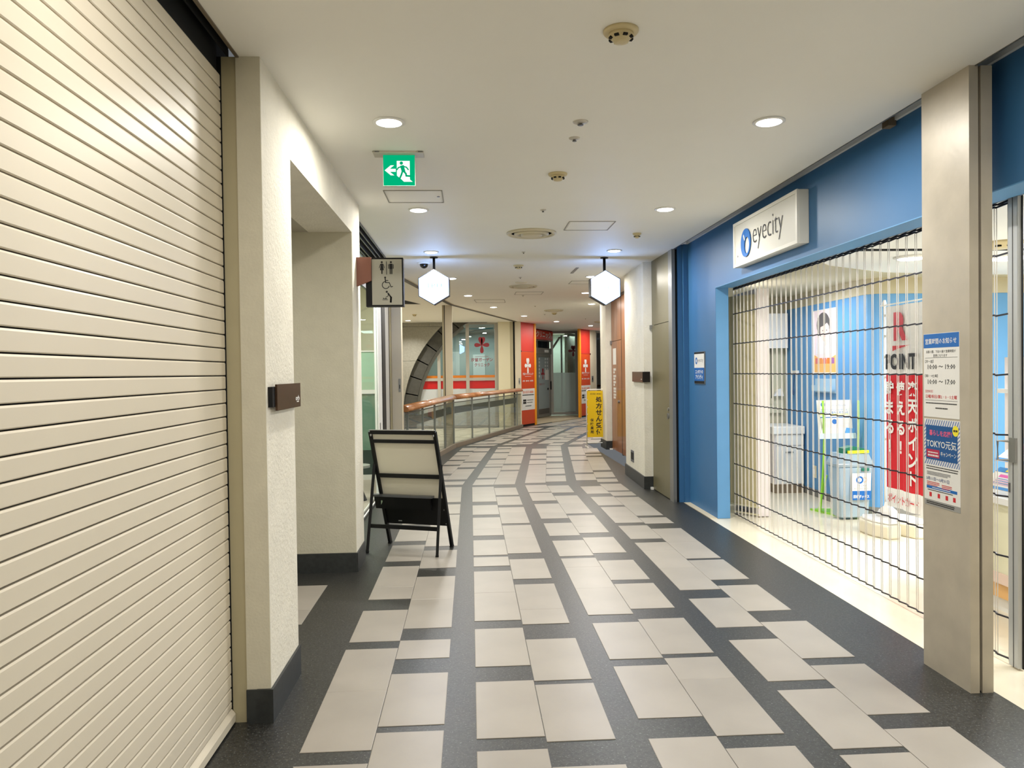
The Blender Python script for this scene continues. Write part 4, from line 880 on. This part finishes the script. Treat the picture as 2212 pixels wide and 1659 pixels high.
lp=box('lock_post',2.84,2.875,3.745,3.815,.01,2.48,mat('aluminium_post',(186,188,188),.35,metal=.3),gr,.003); lp['label']='wide pale aluminium lock post with handle'
box('post_groove',2.838,2.84,3.777,3.781,.01,2.48,M_dsteel,lp); box('dark_edge',2.862,2.868,3.739,3.745,.01,2.48,M_black,lp)
box('handle_plate',2.832,2.84,3.75,3.80,1.09,1.22,M_steel,lp); G().tube([(2.835,3.80,1.20),(2.80,3.84,1.20),(2.80,3.84,1.10),(2.835,3.80,1.10)],.007,8).out('handle',M_steel,lp); box('key_plate',2.836,2.84,3.80,3.81,.93,.98,M_dsteel,lp)
# ================================================================ SHOP INTERIOR
iw=struct('wall_shop','light blue inner wall with cream band above inside the contact lens shop',loc=(4.4,8.5,0))
def roundcorner(x,y,r,a0,a1,n=6): return [(x+r*math.cos(math.radians(a0+(a1-a0)*k/n)),y+r*math.sin(math.radians(a0+(a1-a0)*k/n))) for k in range(n+1)]
prof=[(4.27,10.0),(4.27,8.02)]+roundcorner(4.45,7.98,.18,180,270)+[(6.6,7.8),(6.6,8.1),(4.6,8.1),(4.5,8.3),(4.5,10.0)]
G().prism(prof,.09,2.385).out('blue_wall',M_blue2,iw); 
prof2=[(4.265,10.0),(4.265,8.02)]+roundcorner(4.45,7.98,.185,180,270)+[(6.6,7.795),(6.6,8.1),(4.6,8.1),(4.5,8.3),(4.5,10.0)]
G().prism(prof2,2.386,2.56).out('cream_band',M_creamw,iw); G().prism(prof2,0,.09).out('grey_skirting',mat('grey_skirting',(134,132,126),.5),iw)
box('end_wall',2.76,4.3,9.95,10.1,0,2.56,M_creamw,iw); box('side_wall',6.6,6.7,0,8.1,0,2.56,M_creamw,iw); box('front_wall',2.6,6.7,-.1,0,0,CEIL,M_creamw,iw)
box('upper_void_cap',2.8,6.7,0,10.1,2.6,2.62,M_creamw,iw)
fp=thing('shutter_stack','stack of olive beige shutter panels at the left end of the grille','panel',(2.97,8.05,0))
G().prism([(2.855,8.22),(2.875,8.18),(3.06,7.89),(3.10,7.93),(2.92,8.24)],.10,2.40).out('panel',mat('olive_beige_panel',(205,192,148),.5,var=.04),fp)
for k in range(5): x=2.88+.19*k/5; yy=8.18-.29*k/5; G().bar((x-.004,yy-.006,.1),(x-.004,yy-.006,2.4),.004).out('seam',M_jamb,fp)
for z in (.03,.11): G().bar((2.87,8.16,z),(3.07,7.86,z),.015,.015).out('bottom_rail',mat('cream_rail',(216,208,170),.5),fp)
wc=thing('white_pillar','tall white cabinet side beside the olive folding panels','cabinet',(3.15,8,0)); box('body',3.075,3.21,7.89,8.6,.01,2.46,mat('soft_white_laminate',(236,228,228),.45),wc)
wk=thing('wash_cabinet','white wash basin cabinet at the back left of the shop','cabinet',(4.07,9.6,0))
box('body',3.86,4.24,9.35,9.94,.12,.76,mat('soft_white_laminate',(236,228,228),.45),wk); box('kick',3.88,4.24,9.38,9.94,0,.12,mat('brown_kick',(150,132,110),.5),wk); box('drawer_front',3.875,4.235,9.335,9.35,.62,.75,M_white,wk); wdf=box('door_front',3.875,4.235,9.335,9.35,.13,.61,M_white,wk)
box('basin_top',3.84,4.25,9.32,9.94,.76,.86,M_white,wk,.01); box('handle',4.0,4.1,9.325,9.335,.52,.54,M_steel,wdf)
pn=thing('wall_cabinet','pale wall panel with white upper box above the wash basin','cabinet',(4.07,9.9,1.2))
box('upper_box',3.92,4.22,9.75,9.94,1.87,2.33,M_white,pn); box('back_board',3.92,4.22,9.90,9.945,1.0,1.87,mat('pale_wood_board',(206,200,172),.5,var=.05),pn); box('dark_line',4.045,4.053,9.893,9.90,1.16,1.87,M_black,pn); box('tray_front',3.93,4.08,9.885,9.90,1.12,1.2,M_creamw,pn)
pt=thing('paper_towel_holder','two small white paper holders on the board above the wash basin','holder',(4.05,9.85,1.25))
G().prism([(3.93,9.84),(3.99,9.84),(4.0,9.89),(3.93,9.89)],1.24,1.33).out('left_holder',M_white,pt); G().ext([(4.06,9.84,1.23),(4.20,9.84,1.23),(4.17,9.84,1.33),(4.12,9.84,1.32)],(0,.05,0)).out('right_holder',M_white,pt)
# poster on the blue wall
ps=thing('portrait_poster','portrait poster of a dark haired person in a clear frame on the blue wall','poster',(4.26,8.8,1.54))
PF=S((4.268,8.80,1.92),FX)
PF.rect('sheet',-.28,.28,-.375,.375,mat('blush_paper',(240,222,226),.5),ps,0,.004)
PF.poly('orange_field',[(-.28,-.375),(.28,-.375),(.28,-.16)]+[(.28-.56*k/8,-.16-.06*math.sin(math.pi*k/8)) for k in range(1,8)]+[(-.28,-.16)],mat('soft_orange',(240,186,110),.5),ps,.004,.0006)
PF.poly('white_clothes',[(-.24,-.15),(.24,-.15),(.27,.06),(.12,.10),(-.06,.02),(-.20,.05)],mat('pale_cloth',(232,230,240),.6),ps,.0048,.0006)
PF.disc('hair',-.04,.20,.17,mat('soft_black_hair',(96,92,92),.6),ps,.0055,.0006,rb=.15); PF.disc('face',-.0,.13,.115,mat('printed_skin',(244,214,204),.6),ps,.0062,.0006,rb=.135)
PF.poly('fringe',[(-.14,.17),(-.12,.27),(.0,.30),(.11,.25),(.12,.17),(.06,.22),(-.02,.19)],mat('soft_black_hair',(96,92,92),.6),ps,.007,.0005)
PF.poly('hand',[(.0,-.06),(.06,-.04),(.09,.06),(.05,.08),(.02,.02)],mat('printed_skin',(244,214,204),.6),ps,.007,.0005)
for q in (-.05,.05): PF.disc('eye',q,.13,.012,mat('soft_black_hair',(96,92,92),.6),ps,.007,.0004,rb=.007)
PF.rect('mouth',-.02,.02,.055,.063,mat('soft_red',(220,110,120),.5),ps,.007,.0004)
for i,c in enumerate([(220,120,120),(230,150,90),(225,70,80),(240,130,60),(170,110,170)]): PF.rect('colour_block',-.25+.10*i,-.17+.10*i,-.27,-.20,mat('block%d'%i,c,.5),ps,.0048,.0006)
PF.frame('frame',-.29,.29,-.385,.385,.01,M_white,ps,off=0,d=.012)
lf=thing('leaflet_tray','clear wall tray under the portrait poster','tray',(4.2,8.8,1.36)); 
PF.rect('tray_back',-.26,.26,-.62,-.45,mat('clear_plastic',(170,205,228),.15),lf,0,.006); PF.rect('tray_front',-.26,.26,-.60,-.53,MATS['clear_plastic'],lf,.05,.004)
sw=thing('light_switch','cream switch plate low on the light blue wall','switch',(4.26,9.1,.24)); PW_=S((4.27,9.1,.31),FX); PW_.rect('plate',-.045,.045,-.075,.075,mat('cream_plate',(232,222,190),.4),sw,0,.008); PW_.rect('rocker',-.02,.02,-.03,.03,M_white,sw,.008,.003)
kc=thing('curtain_hook','white hook with a hanging cord on the light blue wall','hook',(4.26,9.6,1.45)); PK=S((4.27,9.62,1.55),FX); PK.rect('bracket',-.09,.09,-.015,.02,M_white,kc,0,.02); G().tube([(4.25,9.63,1.53),(4.25,9.66,1.35)],.006,6).out('cord',mat('navy_cord',(60,90,130),.5),kc); G().lathe((4.25,9.66,1.26),[(.004,.1),(.012,.04),(.012,0),(.004,-.01)],8).out('tassel',MATS['navy_cord'],kc)
# leaflet stand
ls=thing('leaflet_stand','lime green floor stand holding a white poster and leaflets','display stand',(4.03,8.0,0))
M_lime=mat('lime_green_metal',(150,214,62),.35)
G().prism([(3.80,8.22),(3.90,7.88),(4.26,7.78),(4.22,7.90),(4.12,8.16)],.0,.022).out('base_plate',M_lime,ls)
for x0,x1,y in ((3.82,3.90,8.02),(4.19,4.24,7.94)):
    pts=[]
    for k in range(11):
        t=k/10; pts.append((x0+(x1-x0)*math.sin(t*2.6)*.9,y+.05*math.sin(t*math.pi),.02+1.22*t))
    G().tube(pts,.013,8).out('upright',M_lime,ls,True)
G().tube([(3.84,8.1,.02),(3.90,8.03,.42)],.012,8).out('strut',M_lime,ls)
LS=S((4.02,7.97,0),FY,(0,.12,1))
LS.rect('poster_board',-.19,.20,.84,1.25,M_paper,ls,0,.006)
LS.ring(-.12,1.20,.026,.026,.012,.0065,.0005).out('blue_ring',M_pblue,ls)
LS.text('アイシティecoプロジェクト',.04,1.19,.02,M_pblue,ls,width=.2,off=.0065); LS.text('使い捨てコンタクトレンズの空ケース',.0,1.14,.022,M_pblue,ls,width=.3,off=.0065); LS.text('回収にご協力ください！',.0,1.11,.028,M_pblue,ls,width=.31,bold=.02,off=.0065)
LS.rect('yellow_underline',-.16,.16,1.088,1.094,mat('badge_yellow',(236,222,40),.5),ls,.006,.0005); LS.rect('blue_rule',-.16,.17,1.052,1.062,M_pblue,ls,.006,.0005)
LS.rect('picture',-.15,.17,.90,1.045,mat('pale_picture',(226,218,214),.5,var=.15,vscale=25),ls,.006,.0005); LS.disc('blue_badge',.0,1.01,.028,M_pblue,ls,.0066,.0005)
LS.rect('pocket',-.20,.22,.82,.88,mat('clear_pocket',(206,222,228),.1),ls,.03,.004)
for i,(a,c) in enumerate([(-.14,(240,240,236)),(-.04,(236,232,224)),(.06,(228,236,244)),(.13,(80,150,210))]):
    LS.poly('leaflet',[(a-.05,.83),(a+.05,.83),(a+.09,.93),(a-.01,.94)],mat('leaflet%d'%i,c,.5),ls,.012+.004*i,.002)
# recycling bin
bn=thing('recycling_bin','clear plastic collection bin with green lid and yellow handle before the stand','bin',(4.03,7.72,0))
M_clear=glass('milky_plastic',(.86,.94,.98),.06,.15,.42,(206,226,240))
def taper(z0,z1,w0,w1,d0,d1,cx,cy): return G().add([(cx-w0,cy-d0,z0),(cx+w0,cy-d0,z0),(cx+w0,cy+d0,z0),(cx-w0,cy+d0,z0),(cx-w1,cy-d1,z1),(cx+w1,cy-d1,z1),(cx+w1,cy+d1,z1),(cx-w1,cy+d1,z1)],[(0,3,2,1),(4,5,6,7),(0,1,5,4),(1,2,6,5),(2,3,7,6),(3,0,4,7)])
o=taper(.024,.56,.15,.185,.10,.125,4.0,7.72).out('body',M_clear,bn); bevel(o,.02,3)
box('rim',3.805,4.195,7.59,7.85,.56,.60,M_clear,bn,.01); taper(.60,.70,.19,.15,.125,.10,4.0,7.72).out('cover',M_clear,bn)
G().ext([(3.88,7.64,.70),(4.14,7.64,.70),(4.13,7.64,.745),(4.0,7.64,.775),(3.9,7.64,.75)],(0,.12,0)).out('green_lid',mat('deep_green_lid',(0,104,84),.35),bn)
G().bar((3.93,7.62,.715),(4.15,7.62,.72),.03,.028).out('yellow_handle',mat('yellow_handle',(228,228,40),.35),bn); box('green_clip',4.06,4.14,7.585,7.60,.52,.55,MATS['deep_green_lid'],bn)
taper(.03,.22,.13,.15,.08,.10,4.0,7.72).out('collected_cases',mat('white_cases',(232,240,240),.6,var=.2,vscale=40,bump=.8,bscale=40),bn)
BS=S((4.05,7.59,0),FY,(0,-.04,1)); bsl=BS.rect('label_sheet',-.10,.10,.22,.50,M_paper,bn,0,.002); BS.rect('label_blue',-.10,.10,.22,.315,M_pblue,bsl,.002,.0005)
BS.ring(-.02,.43,.04,.04,.018,.0022,.0005).out('blue_ring',M_pblue,bsl); BS.ring(.03,.43,.03,.03,.014,.0022,.0005,t0=-120,t1=150).out('pink_ring',mat('soft_peach',(230,180,160),.5),bsl)
BS.text('アイシティ',0,.37,.02,M_ink,bsl,width=.1,off=.0024); BS.text('ECOプロジェクト',0,.34,.018,M_ink,bsl,width=.15,off=.0024); BS.text('回収ボックス',0,.255,.036,M_paper,bsl,width=.17,bold=.03,off=.0028)
# banner flag
bf=thing('banner_flag','red and white points banner flag on a white pole inside the shop','banner',(4.03,6.95,0))
G().tube([(4.03,7.09,.12),(4.03,7.09,2.24)],.011,10).out('pole',M_white,bf,True); G().tube([(4.03,7.15,2.20),(4.03,6.42,2.20)],.007,8).out('cross_arm',M_white,bf)
G().lathe((4.03,7.09,2.19),[(.018,0),(.02,.03),(.012,.06)],12).out('cap',M_white,bf)
BFc=S((4.03,7.06,0),FX); 
def cloth(name,a0,a1,b0,b1,m,off=0.,n=14):
    g=G()
    for i in range(n):
        p0=a0+(a1-a0)*i/n; p1=a0+(a1-a0)*(i+1)/n; f=lambda a:.010*math.sin(a*21)+.006*math.sin(a*47)
        g.ext([BFc.p(p0,b0,off+f(p0)),BFc.p(p1,b0,off+f(p1)),BFc.p(p1,b1,off+f(p1)),BFc.p(p0,b1,off+f(p0))],BFc.n*.002)
    return g.out(name,m,bf)
M_flag=mat('white_flag_cloth',(232,230,226),.8,bump=.3,bscale=14); M_flagr=mat('red_flag_cloth',(204,22,36),.75,bump=.3,bscale=14)
cloth('white_cloth',0,.60,1.53,2.18,M_flag); cloth('red_cloth',0,.60,.44,1.53,M_flagr); cloth('white_hem',0,.60,.26,.44,M_flag)
for z in (2.1,1.9,1.7,1.5,1.2,.9,.6): BFc.rect('loop',-.03,.0,z-.012,z+.012,M_flag,bf,0,.004)
BFc.text('R',.27,1.98,.27,M_red,bf,width=.22,bold=.06,off=.02); BFc.poly('swoosh',[(.14,1.80),(.42,1.80),(.20,1.765),(.14,1.75)],M_red,bf,.02,.0006)
BFc.text('POINT',.27,1.65,.15,M_ink,bf,width=.50,bold=.04,off=.02)
for a,tx,h in ((.09,'貯まる！',.17),(.27,'使える！',.17),(.46,'楽天ポイント',.15)):
    for i,c in enumerate(tx):
        v='｜' if False else c
        BFc.text(c,a,1.40-i*(.185 if len(tx)==4 else .165),.03 if c=='ー' else (.135 if c not in '！' else .12),M_flag,bf,bold=.035,off=.020)
BFc.text('ポイントカード',.30,.35,.085,M_red,bf,width=.50,bold=.02,off=.02)
bb=G().prism([(3.77,6.86),(3.84,6.70),(3.97,6.72),(4.03,6.88),(4.10,6.70),(4.22,6.68),(4.30,6.82),(4.28,7.12),(4.16,7.24),(3.98,7.20),(3.84,7.22),(3.76,7.08)],0,.13).out('water_base',mat('ivory_base',(226,218,196),.45),bf); bevel(bb,.02,3)
o=G().prism([(3.79,6.88),(3.86,6.73),(3.96,6.75),(4.03,6.92),(4.11,6.73),(4.21,6.71),(4.28,6.84),(4.26,7.1),(4.15,7.21),(3.98,7.17),(3.85,7.19),(3.78,7.06)],.13,.155).out('base_cover',M_white,bf); bevel(o,.015,2)
G().lathe((4.03,7.05,.15),[(.11,0),(.08,.06),(.035,.1),(.025,.14)],16).out('socket',M_white,bf,True)
# display counter at right
dc_=thing('display_counter','white display counter with wood toe strip seen right of the column','counter',(3.7,4.0,0))
box('body',3.38,3.95,2.2,4.98,.20,.72,mat('ivory_counter',(224,220,190),.5),dc_); box('wood_strip',3.40,3.95,2.2,4.96,.10,.2,mat('light_wood_strip',(226,176,110),.4),dc_); box('plinth',3.44,3.95,2.2,4.9,0,.10,M_white,dc_)
box('top',3.34,3.95,2.2,5.0,.72,.76,M_white,dc_); box('pink_edge',3.372,3.38,2.2,4.98,.20,.27,mat('pinkish_trim',(226,200,184),.5),dc_); box('back_board',3.92,3.95,2.2,5.3,.76,1.66,mat('soft_white_laminate',(236,228,228),.45),dc_); box('shelf',3.86,3.92,2.2,5.3,1.40,1.43,M_white,dc_)
M_shel=mat('shelf_blue',(40,130,200),.4)
def pboard(name,label,y0,y1,z0,x0,x1,h,seed):
    t=thing(name,label,'poster board',((x0+x1)/2,(y0+y1)/2,z0)); s=S((x0,y1,z0),FX,(x1-x0,0,h)); w_=y1-y0; L2=math.hypot(x1-x0,h)
    s.rect('board',0,w_,0,L2,M_paper,t,0,.006); s.rect('blue_heading',0,w_,L2*.78,L2,M_shel,t,.006,.0006); s.rect('blue_footer',0,w_,0,L2*.12,M_shel,t,.006,.0006)
    s.rect('pink_block',w_*.1,w_*.6,L2*.55,L2*.68,mat('magenta_block',(220,90,170),.5),t,.006,.0006); s.rect('yellow_block',w_*.12,w_*.4,L2*.82,L2*.92,mat('badge_yellow',(236,222,40),.5),t,.0068,.0004)
    s.dashes(w_*.1,w_*.9,L2*.46,L2*.03,M_pblue,t,lines=3,pitch=L2*.1,off=.0064,rag=.3); s.dashes(w_*.1,w_*.9,L2*.41,L2*.02,mat('magenta_block',(220,90,170),.5),t,lines=3,pitch=L2*.1,off=.0064,rag=.3)
    return t
pboard('poster_board','upright blue and white price poster behind the grille lock post',4.15,4.62,1.18,3.62,3.82,.40,1)
pboard('poster_board','tilted blue and pink price board in the middle of the display counter',4.1,4.72,.98,3.42,3.62,.14,2)
pboard('poster_board','lowest tilted price board at the front edge of the display counter',4.1,4.80,.80,3.38,3.52,.12,3)
# shop ceiling fittings
sl=thing('ceiling_light','round light on the shop ceiling seen through the top of the grille','light',(3.9,6.3,2.54)); G().lathe((3.85,6.35,2.56),[(.14,0),(.14,-.01),(.12,-.02)],28).out('rim',M_white,sl,True); G().lathe((3.85,6.35,2.56),[(.12,-.012),(.10,-.024),(.003,-.026)],28).out('diffuser',M_lamp,sl,True)
sl=thing('ceiling_light','round light beside the ivory ceiling unit seen right of the column','light',(4.85,6.6,2.54)); G().lathe((4.75,6.35,2.56),[(.2,0),(.2,-.01),(.18,-.02)],28).out('rim',M_white,sl,True); G().lathe((4.75,6.35,2.56),[(.18,-.012),(.15,-.024),(.003,-.026)],28).out('diffuser',M_lamp,sl,True)
au=thing('ceiling_unit','ivory round ceiling unit with dark slots inside the shop, right of the column','air vent',(4.2,5.6,2.5)); G().lathe((4.15,5.65,2.56),[(.16,0),(.15,-.02),(.10,-.03),(.09,-.045),(.04,-.05)],24).out('body',M_ivory,au,True)
g=G()
for k in range(8): a=k*math.pi/4; g.bar((4.15+.1*math.cos(a)-.02*math.sin(a),5.65+.1*math.sin(a)+.02*math.cos(a),2.522),(4.15+.1*math.cos(a)+.02*math.sin(a),5.65+.1*math.sin(a)-.02*math.cos(a),2.522),.012,.01)
g.out('slots',M_void,au)
tk=thing('ceiling_slot','long black slot across the shop ceiling','ceiling slot',(4.5,5.9,2.55)); box('slot',3.05,6.4,5.93,6.0,2.553,2.56,M_void,tk); 
# ================================================================ SANDWICH BOARD
sb=thing('sandwich_board','black framed sandwich board seen from behind, beside the left pillar','sandwich board',(-.5,6.9,0))
O=Vector((-.776,7.111,0)); U=Vector((.938,-.346,0)).normalized(); Vv=Vector((-.346,-.938,0)).normalized(); WB=.624
def q(u,v,z): return O+U*u+Vv*v+Vector((0,0,z))
lean=lambda z: .363*z/1.085
for u in (.0,WB): G().bar(q(u,0,.012),q(u,lean(1.085),1.085),.026,.034).out('frame_upright',M_black,sb)
for u in (.0,WB): G().bar(q(u,0,0),q(u,0.004,.014),.03,.036).out('rubber_foot',M_void,sb)
def cross(z,h,name='crossbar',v=.0): return G().bar(q(0,lean(z)+v,z),q(WB,lean(z)+v,z),.022,h).out(name,M_black,sb)
cross(1.078,.036,'top_rail'); cross(.997,.030,'crossbar',.014); cross(.675,.036,'crossbar',.014)
G().bar(q(-.005,lean(1.1),1.098),q(WB+.005,lean(1.1),1.098),.03,.006).out('grey_cap',M_steel,sb)
n_=Vector((0,0,1))*.36-Vv*0
g=G(); g.ext([q(.015,lean(.47)-.006,.47),q(WB-.015,lean(.47)-.006,.47),q(WB-.015,lean(1.07)-.006,1.07),q(.015,lean(1.07)-.006,1.07)],Vv*-.006); g.out('white_panel',mat('cream_board',(222,216,198),.5),sb)
g=G(); g.ext([q(.01,lean(.205),.205),q(WB+.0,lean(.205),.205),q(WB,lean(.47),.47),q(.01,lean(.47),.47)],Vv*-.02); g.out('black_panel',M_black,sb)
G().ext([q(-.05,lean(.35)+.03,.36),q(.5,lean(.35)+.03,.36),q(.5,lean(.47)+.03,.48),q(-.05,lean(.47)+.03,.48)],Vv*.03).out('leaflet_box',M_black,sb)
G().bar(q(-.06,lean(.49)+.05,.488),q(.535,lean(.49)+.05,.488),.06,.018).out('aluminium_ledge',mat('ledge_grey',(92,94,98),.35,metal=.5),sb)
sbn=S(q(.0,lean(.42)+.062,.0),U); 
g=G(); g.ext([sbn.p(.015+.014*math.sin(math.pi*k/8),.40+.065*k/8,0) for k in range(9)],sbn.n*.001); g.out('crescent_cutout',mat('pale_green_glint',(150,170,150),.4),sb)
for u,z in ((.13,.235),(.60,.36),(.60,.225)):
    G().bar(q(u,lean(z)+.004,z),q(u+.035,lean(z)+.004,z),.004,.010).out('clip',M_steel,sb)
for u,s_ in ((-.015,0),(WB+.015,0)):
    G().bar(q(u-.015 if u<0 else u+.005,.396,.012),q(u,.262,.785),.024,.034).out('rear_leg',M_black,sb); G().bar(q(u-.015 if u<0 else u+.005,.398,0),q(u-.015 if u<0 else u+.005,.396,.014),.028,.036).out('rubber_foot',M_void,sb)
G().bar(q(-.02,.356,.235),q(WB+.02,.356,.235),.018,.034).out('lower_crossbar',M_black,sb)
for u in (.01,WB-.01): G().lathe(q(u,lean(1.05)+.02,1.05),[(.006,-.008),(.009,0),(.006,.012)],8).out('thumbscrew',M_steel,sb)
# ================================================================ YELLOW STAND SIGN
ys=thing('stand_sign','yellow upright stand sign with black Japanese lettering on white tube frame','sign',(2.61,15.5,0))
yy=15.5; xl,xr=2.41,2.80
M_wt=mat('white_tube',(226,222,212),.35)
def rp(x,z): return (x,yy,z)
pts=[rp(xl,.03),rp(xl,1.16)]+[rp(xl+.05-.05*math.cos(t),1.16+.05*math.sin(t)) for t in (.5,1.0,1.5)]+[rp(xr-.05+.05*math.sin(t),1.21-.05+.05*math.cos(t)) for t in (0.1,.7,1.3)]+[rp(xr,1.16),rp(xr,.03)]
G().tube(pts,.012,8).out('tube_frame',M_wt,ys,True)
for x in (xl,xr): G().bar((x,yy-.17,.015),(x,yy+.17,.015),.03,.03).out('foot',M_wt,ys); G().bar((x,yy-.19,.01),(x,yy-.15,.01),.04,.02).out('foot_cap',M_white,ys)
G().tube([(xl,yy,.10),(xr,yy,.10)],.008,8).out('crossbar',M_wt,ys)
yb=G().prism([(xl+.012,yy-.01),(xr-.012,yy-.01),(xr-.012,yy+.01),(xl+.012,yy+.01)],.22,1.185).out('yellow_board',mat('sign_yellow',(226,186,0),.45),ys)
YS=S((2.605,yy-.0105,0),FY)
YS.text('マツモトキヨシ',.0,1.12,.03,M_ink,yb,width=.24,bold=.03,shear=.15)
for i,c in enumerate('処方せん受付'): YS.text(c,.060,1.005-i*.135,.118,M_ink,yb,width=.125,bold=.028)
for i,c in enumerate('保険薬局'): YS.text(c,-.085,.575-i*.082,.066,M_ink,yb,width=.07,bold=.015)
for z in (1.0,.85,.7,.5,.35): 
    for x in (xl+.016,xr-.016): YS.rect('clip',x-2.605-.006,x-2.605+.006,z-.01,z+.01,M_white,ys,.0,.003)
